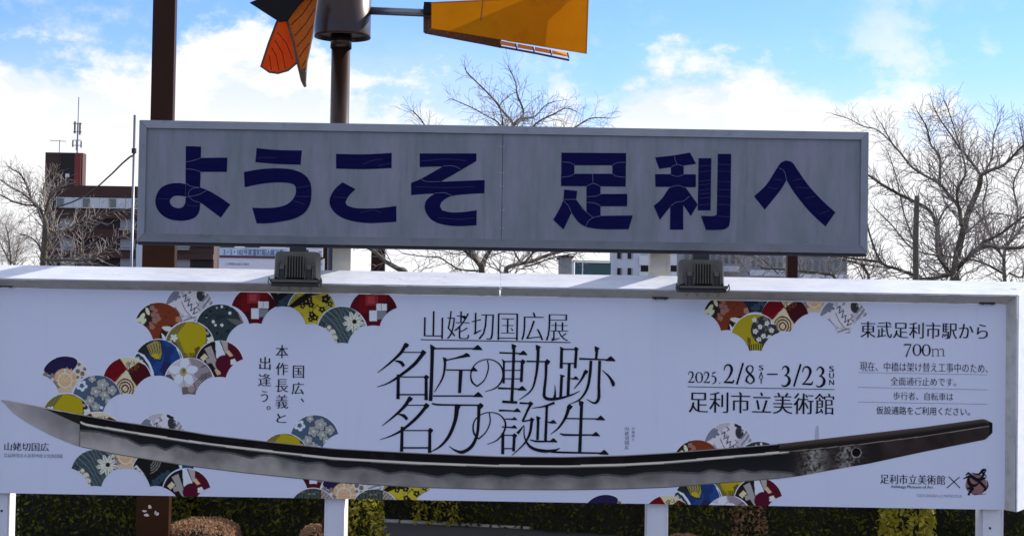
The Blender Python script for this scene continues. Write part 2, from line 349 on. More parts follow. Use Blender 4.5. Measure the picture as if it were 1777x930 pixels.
def ribbon(m_, pts, ws_, y, th=.0008, mi=0):     # flat brush stroke in the x-z plane
    n = len(pts); Lp, Rp = [], []
    for i in range(n):
        a = pts[max(i-1,0)]; b = pts[min(i+1,n-1)]; dx, dz = b[0]-a[0], b[1]-a[1]; l_ = math.hypot(dx,dz) or 1
        nx, nz = -dz/l_, dx/l_; h = ws_[i]/2
        Lp.append((pts[i][0]+nx*h, y, pts[i][1]+nz*h)); Rp.append((pts[i][0]-nx*h, y, pts[i][1]-nz*h))
    m_.add(Lp+Rp, [(i,i+1,n+i+1,n+i) for i in range(n-1)], mi)
for k_, polys, cracks in LET:
    m_ = MB()
    for i, po in enumerate(polys):
        pl = smooth_poly(cvt(k_, po, YU))
        m_.prism([(p.x,p.y) for p in pl], YU+.009-i*.0004, YU+.0118)
    lt = wp(m_.build('letter', M['letter'], ws))
    m_ = MB()
    ms_ = MB(); faint = {0:(5,7),1:(0,4),2:(0,4),3:(3,6),5:(5,99),6:(1,99)}.get(LET.index((k_,polys,cracks)),(99,99))
    for ci, cr in enumerate(cracks):
        pl = smooth_poly(cvt(k_, cr, YU), closed=False, corner=80); fa = faint[0] <= ci < faint[1]
        ribbon(ms_ if fa else m_, [(p.x,p.y) for p in pl], [.0026 if fa else .004]*len(pl), YU+.0045)
    if ms_.v: o = ms_.build('scratch', M['scratch'], lt, kind='stuff'); o.matrix_parent_inverse = lt.matrix_world.inverted()
    if not m_.v: continue
    o = m_.build('seam', M['crack'], lt, kind='stuff'); o.matrix_parent_inverse = lt.matrix_world.inverted()
bpy.context.view_layer.update()
for pa, pb in ((577,609),(1128.5,1163.5)):
    Yq = .07
    a, b = X(pa,445,Yq), X(pb,445,Yq)
    m_ = MB(); m_.box(a, b, Yq, Yq+.2, 0.0, uz1-.3); o = wp(m_.build('support_post', M['post_cream'], ws, bevel=.004))
    for q0, q1 in ((uz0+.25, uz0+.4), (uz1-.5, uz1-.38)):
        m_ = MB(); m_.box(a+.01, b-.01, yb+.001, Yq-.001, q0, q1); wp(m_.build('bracket', M['post_cream'], ws))

# ------------------------------------------------------------------ lower billboard
YF, YP, YB = -.32, -.17, 0.0             # front rim, poster face, back
bb = thing('exhibition_billboard', 'wide white billboard with a long printed sword and exhibition title, standing on cream legs', 'billboard', loc=(0,YB,0))
zp1, zp0 = Z(888,514,YP), Z(888,869.8,YP)
px1 = X(1745,700,YP); px0 = X(-28,700,YP)
zr = Z(888,497.3,YF); zt = Z(888,474.3,YB); xr = X(1767,640,YF); xl = X(-50,640,YF); xro = xr+.20; xlo = xl-.20
zb = zp0
m_ = MB(); m_.box(px0, px1, YP, YP+.02, zp0, zp1); wp(m_.build('poster_sheet', M['sheet'], bb))
m_ = MB(); m_.box(px0+.02, px1-.02, YP+.022, YB-.02, zp0+.012, zp1-.02); wp(m_.build('backing', M['leg'], bb))
# hood: pieces between seams, sloped back and up
seams = [xlo, X(-300,480,YF)] if False else [None]
sx = [xl, X(240,480,YF), X(868,485,YF), xr]
sx = [xl, X(868,485,YF), xr]
for i in range(len(sx)-1):
    a, b = sx[i]+.0015, sx[i+1]-.0015
    ab = xlo if i == 0 else a; bb_ = xro if i == len(sx)-2 else b
    m_ = MB()
    m_.hexa([(a,YF,zr),(b,YF,zr),(b,YF+.004,zr-.012),(a,YF+.004,zr-.012)], [(ab,YB,zt),(bb_,YB,zt),(bb_,YB,zt-.012),(ab,YB,zt-.012)])
    wp(m_.build('hood', M['hood'], bb, bevel=.0015))
for s_, (xa, xb) in ((1,(xr,xro)), (-1,(xl,xlo))):
    m_ = MB()
    m_.hexa([(xa+.0015*s_,YF,zr-.004),(xa-.012*s_,YF+.004,zr-.004),(xa-.012*s_,YF+.004,zb),(xa+.0015*s_,YF,zb)],
            [(xb,YB,zt-.004),(xb-.012*s_,YB,zt-.004),(xb-.012*s_,YB,zb),(xb,YB,zb)])
    wp(m_.build('side_trim', M['hood'], bb, bevel=.0015))
    xp = px1 if s_ > 0 else px0
    m_ = MB()
    m_.hexa([(xa-.014*s_,YF+.004,zr-.014),(xa-.016*s_,YF+.006,zb),(xa-.022*s_,YF+.012,zb),(xa-.022*s_,YF+.012,zr-.02)],
            [(xp+.001*s_,YP,zp1),(xp+.001*s_,YP,zb),(xp+.001*s_,YP+.02,zb),(xp+.001*s_,YP+.02,zp1)])
    wp(m_.build('side_reveal', M['inner'], bb))
for i in range(len(sx)-1):
    a = (xl if i == 0 else sx[i])+.0015; b = (xr if i == len(sx)-2 else sx[i+1])-.0015
    a2 = px0 if i == 0 else a; b2 = px1 if i == len(sx)-2 else b
    m_ = MB()
    m_.hexa([(a+.013,YF+.004,zr-.0125),(b-.013,YF+.004,zr-.0125),(b2,YP-.001,zp1+.001),(a2,YP-.001,zp1+.001)],
            [(a+.013,YF+.02,zr-.0125),(b-.013,YF+.02,zr-.0125),(b2,YP+.015,zp1+.003),(a2,YP+.015,zp1+.003)])
    wp(m_.build('top_reveal', M['inner'], bb))
# grime on the hood
m_ = MB()
def hoodpt(x, t): return (x, YF+(YB-YF)*t-.0, zr+(zt-zr)*t+.0025)
for (cx, t, rx, rt, n_) in ((690,.45,26,.22,16),(760,.5,22,.25,16),(720,.6,60,.15,12),(200,.5,20,.3,5),(1757,.45,8,.15,14)):
    for _ in range(n_):
        x = X(cx+random.gauss(0,rx*.5),485,YF+.2); tt = min(.93,max(.06,t+random.gauss(0,rt*.5))); r_ = random.uniform(.002,.009)
        vs = []
        for k_ in range(7):
            aa = 2*math.pi*k_/7; rr = r_*random.uniform(.5,1.2)
            p = hoodpt(x+math.cos(aa)*rr*1.4, tt+math.sin(aa)*rr*2.5); vs.append(p)
        m_.add(vs, [tuple(range(7))])
wp(m_.build('grime', M['dirt'], bb, kind='stuff'))
# legs (H sections)
for pa, pb in ((-19,19.5),(565.5,600),(1121,1157),(1699,1734)):
    a, b = X(pa,900,YB), X(pb,900,YB)
    m_ = MB(); fl = .012
    yA, yC = -.13, .12
    m_.box(a+.006, b-.006, yA+.012, yA+.024, 0, zp0+.011)
    m_.box(a, a+.016, yA, yC, 0, zp0+.008); m_.box(b-.016, b, yA, yC, 0, zp0+.008)
    wp(m_.build('leg', M['leg'], bb, bevel=.003))
    if pa > 1690 or pa < 0:
        m_ = MB(); p = P((pa+pb)/2+2, 916 if pa > 0 else 886, yA); m_.tube([(p.x,yA+.013,p.z),(p.x,yA+.006,p.z)], .012, 8)
        wp(m_.build('bolt_hole', M['lamp_dark'], bb))
    elif pa < 600:
        pass

# ---- printed fans
RF = 43.5
def circ(u,v,x,y,r): return (u-x)**2+(v-y)**2 < r*r
def ell(u,v,x,y,a,b,t=0):
    ca, sa = math.cos(R(t)), math.sin(R(t)); p = (u-x)*ca+(v-y)*sa; q = -(u-x)*sa+(v-y)*ca
    return (p/a)**2+(q/b)**2 < 1
def poly(u,v,pts):
    r_ = np.zeros(u.shape,bool); n = len(pts)
    for i in range(n):
        x0,y0 = pts[i]; x1,y1 = pts[(i+1)%n]
        if y0 == y1: continue
        c_ = ((y0 > v) != (y1 > v)) & (u < (x1-x0)*(v-y0)/(y1-y0)+x0); r_ ^= c_
    return r_
def ln(u,v,pts,w_):
    r_ = np.zeros(u.shape,bool)
    for (x0,y0),(x1,y1) in zip(pts,pts[1:]):
        dx,dy = x1-x0,y1-y0; t = np.clip(((u-x0)*dx+(v-y0)*dy)/(dx*dx+dy*dy+1e-9),0,1)
        r_ |= (u-x0-t*dx)**2+(v-y0-t*dy)**2 < (w_/2)**2
    return r_
def flower(u,v,x,y,r,n=5,t=0,d_=.28):
    a = np.arctan2(v-y,u-x); rr = np.hypot(u-x,v-y)
    return rr < r*(1-d_+d_*np.abs(np.cos(n/2*(a-R(t))))*1.0)
_G = np.random.default_rng(3).uniform(-1,1,(256,256))
def vn(x,y,s=0):
    x = x+17.3*s+500; y = y+9.1*s+500; xi = np.floor(x).astype(int); yi = np.floor(y).astype(int); fx = x-xi; fy = y-yi
    fx = fx*fx*(3-2*fx); fy = fy*fy*(3-2*fy); g_ = lambda a,b: _G[a%256,b%256]
    return (g_(xi,yi)*(1-fx)+g_(xi+1,yi)*fx)*(1-fy)+(g_(xi,yi+1)*(1-fx)+g_(xi+1,yi+1)*fx)*fy
def mott(u,v,f=.35,s=0): return 1.1*vn(u*f*.5,v*f*.5,s)+.55*vn(u*f*1.1,v*f*1.1,s+3)
def mott_old(u,v,f=.35,s=0): return (np.sin(u*f+s+1.7*np.sin(v*f*1.3+s))+np.sin(v*f*1.1+1.3*np.sin(u*f*.8+2*s)))*.5
def fan_colour(kind,u,v):
    c = np.zeros(u.shape+(3,))
    def base(r_): c[:] = A(r_)
    def p(mk,r_): c[mk] = A(r_)
    if kind == 'orange':
        base((116,52,30)); m0 = mott(u,v); p(m0 > .75,(104,44,28))
        p(poly(u,v,[(-44,-5),(-38,-24),(-22,-40),(-10,-40),(-14,-20),(-8,-8),(-22,0),(-30,4)]),(48,36,38))
        for e in ((-30,-16,9,4,-60),(-38,-11,6,3,-40),(-27,-9,7,3,-50),(-20,-27,7,3,70)): p(ell(u,v,*e),(196,186,172))
        for x,y,r_ in ((-12,-33,5),(-6,-28,4),(-10,-21,5),(-3,-20,4),(-7,-11,6),(0,-14,4),(-12,0,5),(-15,-6,3)): p(flower(u,v,x,y,r_),(140,104,104))
        p(circ(u,v,21,17,20),(46,20,26)); p(ell(u,v,18,4,13,4.5,12),(196,178,186)); p(poly(u,v,[(4,10),(12,18),(17,30),(6,22)]),(214,196,196)); p(ell(u,v,25,13,12,6,8),(40,42,50))
        p(flower(u,v,34,-13,6),(150,118,108))
    elif kind == 'script':
        base((168,173,200)); p(mott(u,v,.16,1) > .35,(150,156,186))
        p(poly(u,v,[(-43,-6),(-36,-26),(-22,-34),(-24,-18),(-32,-12)]),(110,120,152))
        p(flower(u,v,-24,-24,9,5,20,.5),(104,116,150))
        cur = [(-12,-22),(-6,-26),(-8,-14),(0,-18),(-3,-6),(4,-10),(2,2),(10,-3),(6,8),(14,4)]
        p(ln(u,v,cur,1.7),(48,54,84)); p(ln(u,v,[(-2,-34),(2,-30),(-2,-28)],1.5),(48,54,84)); p(ln(u,v,[(12,-12),(16,-8),(12,-4),(18,2)],1.5),(70,76,110))
        p(ln(u,v,[(-14,-14),(-8,0),(2,12),(10,16)],1.4),(90,96,128)); p(ln(u,v,[(-26,-3),(-22,1),(-18,6)],2),(80,88,120))
        p(ell(u,v,17,-37,7,4,10),(40,46,70)); p(ell(u,v,19,-24,7,10,-10),(52,58,72))
        st = (u > 22)&(u < 44)&(v > -30)&(np.sin((u*.7+v*.55)) > .25); p(st,(112,120,148)); p((v > 12)&(np.sin(v*.9+u*.3) > .2),(116,122,156))
    elif kind == 'teal':
        base((44,62,76)); p(mott(u,v,.3,2) > .45,(36,52,66)); p(ln(u,v,[(-38,-8),(-8,-26)],1.2),(20,30,40)); p(ln(u,v,[(-20,-10),(10,-22),(30,-8)],1),(22,34,46))
        for x,y,r_ in ((3,-38,2.5),(17,-27,2.8),(-12,-12,2.8),(-8,-6,2.2),(3,-6,2.8),(-6,-36,1.5),(-24,-20,1.5)): p(circ(u,v,x,y,r_),(176,186,200))
        for x,y in ((-17,-30),(-24,-22),(12,-34),(-5,8),(14,4)): p(circ(u,v,x,y,2.4),(18,28,44))
        p(poly(u,v,[(10,-18),(30,-16),(44,-8),(42,0),(24,-8)]),(96,98,112)); p(poly(u,v,[(30,-30),(40,-18),(44,-6),(36,-14)]),(140,130,140))
    elif kind == 'redpix':
        base((84,8,20)); 
        for x,y,w_,h_,cc in ((-24,-32,14,34,(106,6,16)),(-14,-34,22,20,(132,34,52)),(-10,-30,12,12,(150,58,72)),(8,-34,14,12,(112,6,18)),(-24,0,20,12,(64,6,18)),(22,-20,20,18,(58,8,18))): p((u > x)&(u < x+w_)&(v > y)&(v < y+h_),cc)
        p((u > 5)&(u < 23)&(v > -17)&(v < -5),(186,190,206)); p((u > -7)&(u < 6)&(v > -5)&(v < 13),(196,198,212)); p((u > 6)&(u < 22)&(v > -4)&(v < 10),(112,122,150)); p((np.abs(u-14) < .6)&(v > -17)&(v < -6),(120,124,140))
    elif kind == 'yblack':
        base((164,160,44)); p(mott(u,v,.2,4) > .2,(146,146,74))
        p(poly(u,v,[(-42,-8),(-26,-22),(-8,-34),(20,-38),(20,-32),(0,-28),(-20,-12),(-38,-4)]),(24,20,22))
        for x,y,r_ in ((-10,-18,8),(-1,-12,6),(-16,-10,5),(-4,-22,6),(24,-22,8),(32,-14,5),(30,-28,5),(0,4,6),(6,10,6),(18,-4,6),(-2,13,5),(36,-6,4)):
            p(flower(u,v,x,y,r_,5,x*9,.35),(26,24,28)); p(circ(u,v,x,y,1.5),(164,160,44))
        p(ln(u,v,[(2,-4),(10,-12),(16,-4)],1.5),(26,24,28))
    elif kind == 'bflower':
        base((66,86,104)); p((np.sin((u*.5-v*.9)+1.5*np.sin(v*.2)) > .55),(50,68,86)); p((np.sin((u*.7-v*.5)+2*np.sin(u*.15)) > .9),(100,120,136))
        p(flower(u,v,21,-15,19,9,10,.45),(186,182,190)); rr = np.hypot(u-21,v+15); aa = np.arctan2(v+15,u-21); p((rr < 18)&(rr > 5)&(np.abs(np.sin(4.5*(aa-.2))) < .13),(66,60,76)); p(circ(u,v,22,-16,4),(44,30,40))
        for x,y,r_ in ((-30,-2,5),(-24,4,6),(-16,3,6),(-13,12,6),(-12,21,5),(-22,-6,4)): p(circ(u,v,x,y,r_+.8),(70,66,80)); p(circ(u,v,x,y,r_-.4),(184,180,184))
        p((u < -28)&(v > -16)&(np.sin(u+v) > 0),(36,46,56))
    elif kind == 'yellow':
        base((120,118,66)); p(np.sin(u*1.2+v*.5) > .5,(104,102,60))
        p(poly(u,v,[(-22,-20),(-4,-42),(24,-36),(30,-20),(26,0),(12,14),(0,22),(-10,8)]),(154,146,18))
        p(poly(u,v,[(-43,-6),(-30,-12),(-22,-2),(-14,14),(-20,26),(-44,10)]),(72,60,62)); p(flower(u,v,-27,-14,7,5,10,.4),(200,186,186)); p(flower(u,v,-34,-6,4),(170,150,150))
        p(poly(u,v,[(28,-34),(44,-12),(44,10),(30,4),(29,-14)]),(44,42,46)); p(flower(u,v,36,-10,7,5,0,.4),(190,188,190)); p(circ(u,v,31,-22,3),(150,146,140))
        p(poly(u,v,[(8,6),(16,0),(22,10),(12,16)]),(96,84,30)); p((v > 12)&(np.sin(u*2) > 0),(84,80,44))
    elif kind == 'byellow':
        base((26,62,140)); p(mott(u,v,.12,3) > .2,(22,50,118)); p(poly(u,v,[(2,12),(10,-6),(24,2),(12,20)]),(34,38,92))
        p(poly(u,v,[(-43,-6),(-32,-28),(-18,-42),(-18,20),(-40,16)]),(34,42,52))
        p(poly(u,v,[(-24,-32),(-6,-42),(4,-40),(8,-18),(4,-4),(-14,-12)]),(30,34,40)); p(poly(u,v,[(-22,-31),(-6,-40),(3,-38),(6,-18),(3,-7),(-13,-13)]),(140,138,84))
        for i in range(5): p(ln(u,v,[(-19+5*i,-31-1.5*i),(-14+4.2*i,-22),(-17+4*i,-15)],1.2),(40,44,40))
        p(ell(u,v,-5,-13,6,5,20),(160,152,40)); p(ln(u,v,[(-22,-32),(-13,-12),(3,-5)],1.4),(20,26,34))
        p(ln(u,v,[(-40,-20),(-26,-14),(-16,0),(-10,16),(-9,30)],4.2),(186,190,210))
        p(poly(u,v,[(-43,-14),(-34,-18),(-24,-6),(-16,12),(-30,8)]),(44,56,78))
        for x,y in ((-36,-9),(-30,-4),(-25,2)): p(flower(u,v,x,y,4,5,0,.4),(150,160,180))
        p(ln(u,v,[(34,-26),(40,-14),(42,0)],5),(190,194,212)); p(ln(u,v,[(36,-22),(41,-8)],1.6),(40,50,76))
    elif kind == 'maroon':
        base((86,8,44)); p(poly(u,v,[(-44,-2),(-30,-30),(-10,-44),(18,-40),(22,-22),(16,-6),(4,-14),(-4,-4),(2,24),(-14,30),(-40,14)]),(30,22,28))
        p(poly(u,v,[(-34,-12),(-26,-20),(-20,-14),(-28,-6)]),(190,170,150)); p(poly(u,v,[(-26,-28),(-14,-34),(-8,-14),(2,8),(-8,6),(-14,-4),(-22,-2),(-24,-10),(-18,-12)]),(140,142,158))
        p(poly(u,v,[(-8,-44),(-1,-44),(10,-18),(-2,-6),(-4,10)]),(200,200,214)); p(poly(u,v,[(2,-42),(14,-42),(20,-28),(10,-20)]),(150,150,162)); p(poly(u,v,[(16,-42),(26,-36),(22,-28)]),(160,146,116))
        p(poly(u,v,[(-30,4),(-20,4),(-12,14),(-6,28),(-20,26)]),(196,196,212)); p(ln(u,v,[(-24,-2),(-14,2),(-8,6)],1.6),(16,14,20)); p(ln(u,v,[(-14,-34),(-6,-12),(4,8)],1.6),(16,14,20)); p(poly(u,v,[(-9,8),(0,4),(2,16),(-4,18)]),(170,150,132))
        p(circ(u,v,8,-2,15),(80,6,44)); p((u > 14)&(v < -14),(82,8,36)); p(flower(u,v,24,-5,6,5,0,.3),(206,180,196)); p(flower(u,v,26,4,4),(190,150,170)); p(poly(u,v,[(10,-22),(16,-26),(24,-16),(18,-14)]),(178,156,140))
    elif kind == 'wflower':
        base((160,162,188)); p(mott(u,v,.2,6) > .3,(148,150,180)); p(poly(u,v,[(0,-44),(20,-40),(44,-10),(30,6),(10,-10)]),(132,128,152))
        p(ln(u,v,[(22,-26),(30,-30),(38,-20),(40,-10)],3),(96,90,112)); p((poly(u,v,[(6,4),(22,-14),(36,-18),(38,-4),(20,14),(10,18)]))&(np.sin(u*1.3)*np.sin(v*1.4) > -.1),(74,64,70))
        for a in (-80,-10,55,120,190): p(ell(u,v,-10+13*math.cos(R(a)),-19+13*math.sin(R(a)),13,7.5,a),(196,200,218)); 
        for a in (-45,22,88,155): p(ln(u,v,[(-10+5*math.cos(R(a)),-19+5*math.sin(R(a))),(-10+17*math.cos(R(a)),-19+17*math.sin(R(a)))],1),(130,134,160))
        p(ell(u,v,-10,-18,6,7.5),(150,146,110)); p(ell(u,v,-9,-20,3,4),(112,110,70)); p(poly(u,v,[(-44,-12),(-32,-14),(-26,-4),(-34,4)]),(80,86,106)); p((v > 8)&(np.abs(u) < 12),(104,100,116)); p(circ(u,v,4,12,6),(140,134,144))
    elif kind == 'redbeige':
        base((196,170,156)); p(poly(u,v,[(-44,0),(-36,-28),(-14,-42),(0,-22),(-10,-12)]),(104,4,16)); p(poly(u,v,[(-44,0),(-10,-12),(-20,0),(-40,6)]),(112,10,18))
        p(poly(u,v,[(0,-20),(20,-34),(36,-26),(43,-10),(30,0),(18,10),(10,0)]),(66,10,20)); 
        for r_ in (5,8,11): p((np.abs(np.hypot(u-8,(v+26)*1.2)-r_) < 1)&(mott(u,v,.8,r_) > -.2),(110,70,40))
        for r_ in (5,9,13): p((np.abs(np.hypot((u+4)*.9,(v-12)*.8)-r_) < 1.1),(92,52,46))
        p((v > 8)&(np.abs(np.sin(u*.5+v*.4)) < .22),(100,60,40)); p(circ(u,v,14,-22,2.5),(130,40,30))
    elif kind == 'bfloral':
        base((66,90,128)); 
        def bl(x,y,r_,t):
            p(flower(u,v,x,y,r_+1,5,t,.3),(34,42,58)); p(flower(u,v,x,y,r_,5,t,.3),(142,152,168)); rr = np.hypot(u-x,v-y); aa = np.arctan2(v-y,u-x); p((rr < r_*.85)&(rr > 2.5)&(np.abs(np.sin(7*(aa-t))) < .3)&(rr > r_*.35),(104,114,132)); p(circ(u,v,x,y,1.6),(190,190,180))
        for b_ in ((-2,-14,10,10),(14,-8,10,40),(10,-26,11,70),(-8,-36,7,20),(26,-16,9,0),(-12,2,9,30),(-2,12,8,50),(20,2,7,0)): bl(*b_)
        p(flower(u,v,-26,-24,10,5,10,.35),(188,196,216)); p(flower(u,v,-26,-24,4.5,5,10,.4),(66,90,128)); p(circ(u,v,8,14,3),(180,190,210)); p(circ(u,v,30,0,2.5),(180,190,210))
    elif kind == 'navyasa':
        base((180,178,186)); p(ell(u,v,-8,-26,30,17,-16),(32,26,82)); p(circ(u,v,0,0,21),(184,146,128))
        aa = np.arctan2(v,u); rr = np.hypot(u,v); p((rr < 21)&(np.abs(np.sin(4*aa)) < .16),(214,188,172)); rr2 = np.hypot(u-4,v+13); p((rr2 < 10)&(np.abs(np.sin(4*np.arctan2(v+13,u-4))) < .22),(222,198,182)); p((rr < 21)&(np.abs(rr-12) < .9),(208,180,164))
        for x,y,r_ in ((22,-16,4),(30,-12,4),(24,-28,3),(34,-20,3),(30,-4,3),(22,-6,2.5)): p(circ(u,v,x,y,r_),(108,104,122))
        for x,y in ((-28,-4),(-18,4),(-22,-8),(-14,12),(-34,-10)): p(flower(u,v,x,y,5,5,x,.4),(120,116,134))
        p((v > 14),(172,164,156))
    elif kind == 'black':
        base((20,24,28)); 
        for r_ in (14,18,22,26): p((np.abs(np.hypot(u+18,v+26)-r_) < .9)&(v > -30)&(u > -10),(120,126,128))
        p(poly(u,v,[(-44,-8),(-34,-16),(-22,-2),(-12,16),(-20,24)]),(184,176,190))
        for x,y in ((-36,-8),(-30,-3),(-24,3),(-19,9),(-15,15)): p(flower(u,v,x,y,3.4,5,x,.4),(84,30,52))
        for x,y,r_ in ((0,14,8),(10,6,8),(20,0,7),(-4,20,6)): p(flower(u,v,x,y,r_,4,y,.4),(44,70,94))
    elif kind == 'ycircle':
        base((150,144,30)); p(circ(u,v,17,-14,25),(52,54,62)); p((circ(u,v,17,-14,24))&(mott(u,v,.45,2) > .3),(104,108,120))
        for x,y in ((-2,-32),(8,-20),(0,-12),(20,-26),(28,-14),(14,-4),(30,-28),(6,2),(24,-2)): p(flower(u,v,x,y,4.6,5,x*7,.4),(200,198,200)); p(circ(u,v,x,y,1.2),(150,140,60))
        p((v > 2+.35*np.abs(u))&(np.sin(u*1.6) > -.3)&(v > 10),(60,58,48)); p(poly(u,v,[(-14,-2),(-8,0),(-8,10),(-14,8)]),(100,90,34))
    elif kind == 'navyflower':
        base((28,40,66)); 
        for x,y in ((-10,-4),(10,4),(0,14),(20,-10),(-24,-8),(-2,-18)): p(flower(u,v,x,y,8,4,x*5,.45),(50,72,104))
    else:
        base((70,84,88)); p(np.sin(u*1.1) > .1,(52,62,68)); p(u > 14,(150,146,152)); p((u > 14)&(np.sin(u*.9+v*.8) > .3),(110,106,116)); p(mott(u,v,.5,1) > .7,(116,122,112))
    rr = np.hypot(u,v); p(rr > RF-1.5,(216,218,232))
    return c
FANS = [(113,660,'navyasa'),(168,693,'bfloral'),(221,662,'redbeige'),(276,567,'orange'),(329,537,'script'),(382,570,'teal'),(329,600,'yellow'),
 (443,540,'redpix'),(491,511,'black'),(541,541,'yblack'),(593,574,'bflower'),(648,544,'redpix'),(275,631,'byellow'),(381,633,'maroon'),(328,663,'wflower'),
 (115,725,'yellow'),(170,757,'redbeige'),(279,759,'script'),(165,822,'bflower'),(218,792,'navyasa'),(271,822,'black'),(324,793,'byellow'),(324,855,'maroon'),
 (546,762,'bfloral'),(493,794,'yellow'),(544,826,'redpix'),(543,889,'grey'),(597,858,'navyasa'),(650,890,'grey'),(705,860,'yblack'),(650,828,'script'),
 (1210,805,'orange'),(1264,775,'script'),(1318,808,'teal'),(1158,901,'redbeige'),(1211,871,'byellow'),(1261,901,'wflower'),(1264,839,'yellow'),(1316,870,'maroon'),(1051,900,'navyasa'),
 (1262,552,'orange'),(1311,587,'ycircle'),(1362,554,'redbeige'),(1311,521,'navyflower'),(1413,521,'navyasa'),(1464,557,'script')]
PT = lambda x: 498.8+.0173*x+.9     # sheet top / bottom in the print's own grid
PB = lambda x: 855.3+.0165*x
GX, GZ = P(888,690,YP), None
def PV(px, py, Y):                  # vectorised P
    a = (px-CX)/F; b = -(py-CY)/F
    dx = MR[0][0]*a+MR[0][1]*b-MR[0][2]; dy = MR[1][0]*a+MR[1][1]*b-MR[1][2]; dz = MR[2][0]*a+MR[2][1]*b-MR[2][2]
    t = (Y-CAM.y)/dy; return np.stack([CAM.x+dx*t, np.broadcast_to(Y,t.shape)+0*t, CAM.z+dz*t],-1)
def ink_mesh(name, co, faces, col, parent, **props):
    me = bpy.data.meshes.new(name); nv = len(co); nf = len(faces)
    me.vertices.add(nv); me.vertices.foreach_set('co', co.astype(np.float32).ravel())
    me.loops.add(nf*4); me.loops.foreach_set('vertex_index', faces.astype(np.int32).ravel())
    me.polygons.add(nf); me.polygons.foreach_set('loop_start', np.arange(nf,dtype=np.int32)*4); me.polygons.foreach_set('loop_total', np.full(nf,4,np.int32))
    me.update(calc_edges=True); me.validate()
    at = me.color_attributes.new('ink','FLOAT_COLOR','POINT'); at.data.foreach_set('color', np.concatenate([col,np.ones((nv,1))],1).astype(np.float32).ravel())
    me.materials.append(M['fan']); return wp(link(name, me, None, parent, **props))
def grid_faces(nc, nr):
    i = np.arange(nc-1)[:,None]*nr+np.arange(nr-1)[None,:]; return np.stack([i,i+nr,i+nr+1,i+1],-1).reshape(-1,4)
for i,(cx,cy,kind) in enumerate(FANS):
    us = np.linspace(-42.2,42.2,84); nr = 62
    top = -np.sqrt(RF**2-us**2); au = np.abs(us)
    bot = np.where(au > 11, 32-np.sqrt(np.maximum(0,RF**2-(au-53)**2)), 64-np.sqrt(RF**2-us**2)); bot = np.maximum(bot,top+.01)
    tilt = .0166
    t = np.linspace(0,1,nr)[None,:]
    pt, pb = PT(cx+us)-cy, PB(cx+us)-cy
    tt = np.clip(top,pt,pb); bt = np.clip(bot,pt,pb)
    vv = tt[:,None]*(1-t)+bt[:,None]*t; uu = np.broadcast_to(us[:,None],vv.shape)
    if (bt-tt).max() < .5: continue
    keep = (bt-tt) > .02
    us_i = np.where(keep)[0]; a0, a1 = us_i[0], us_i[-1]+1
    uu, vv = uu[a0:a1], vv[a0:a1]
    col = fan_colour(kind, uu, vv).reshape(-1,3)
    co = PV((cx+uu).ravel(), (cy+vv).ravel(), YP-.0008-.00012*(i%12))
    ink_mesh('printed_fan', co, grid_faces(uu.shape[0], nr), col, bb)
    
# ---- printed sword
def interp(pts): 
    xs = np.array([p[0] for p in pts],float); ys = np.array([p[1] for p in pts],float); return lambda x: np.interp(x,xs,ys)
def smoothc(pts, k_=9):
    f = interp(pts); xs = np.arange(-10,1740,2.0); y = f(xs); ker = np.ones(k_)/k_; yp = np.pad(y,k_//2,mode='edge'); y2 = np.convolve(yp,ker,'valid')[:len(xs)]; y2[:6] = y[:6]; y2[-8:] = y[-8:]
    return lambda x: np.interp(x,xs,y2)
s_top = smoothc([(2,693),(30,697),(75,706),(135,718),(200,729.5),(316,746),(364,754),(457,764.5),(579,777.5),(720,785),(863,791),(980,792),(1080,789.5),(1160,785),(1354,769.5),(1479,755),(1600,741),(1714,725.4),(1722,737)],11)
s_bot = smoothc([(2,694),(10,702),(22,716),(45,732),(90,756),(135,774),(200,788),(316,807),(420,820),(588,837.5),(720,845.5),(860,849.5),(980,850),(1080,848.5),(1160,845.5),(1354,830),(1390,825),(1460,812),(1507,804),(1600,784),(1716,761),(1722,746)],9)
ridge = smoothc([(128,724),(136,730),(145,735.6),(225,749),(316,763.5),(420,777),(500,786),(579,795),(720,803),(860,807.5),(980,808.5),(1080,806),(1160,801.5),(1359,784),(1479,772),(1600,757),(1722,738)],9)
hpts = [(140,748),(171,750),(203,758),(219,761),(244,774),(266,772),(287,782),(306,774),(326,780),(343,787),(366,783),(403,787),(436,796),(452,791),(470,791),(506,800),(532,805),(557,803),(575,812),(600,814.7),(624,812),(650,815),(674,823),(700,819),(730,823),(760,829),(785,823),(815,829),(850,826),(880,831),(910,825),(945,829),(975,825),(1010,830),(1050,824),(1085,828),(1120,822),(1160,820),(1214,822),(1233,816),(1268,822),(1288,816),(1307,821),(1326,818),(1370,821),(1390,826),(1722,900)]
ham = smoothc(hpts,5)
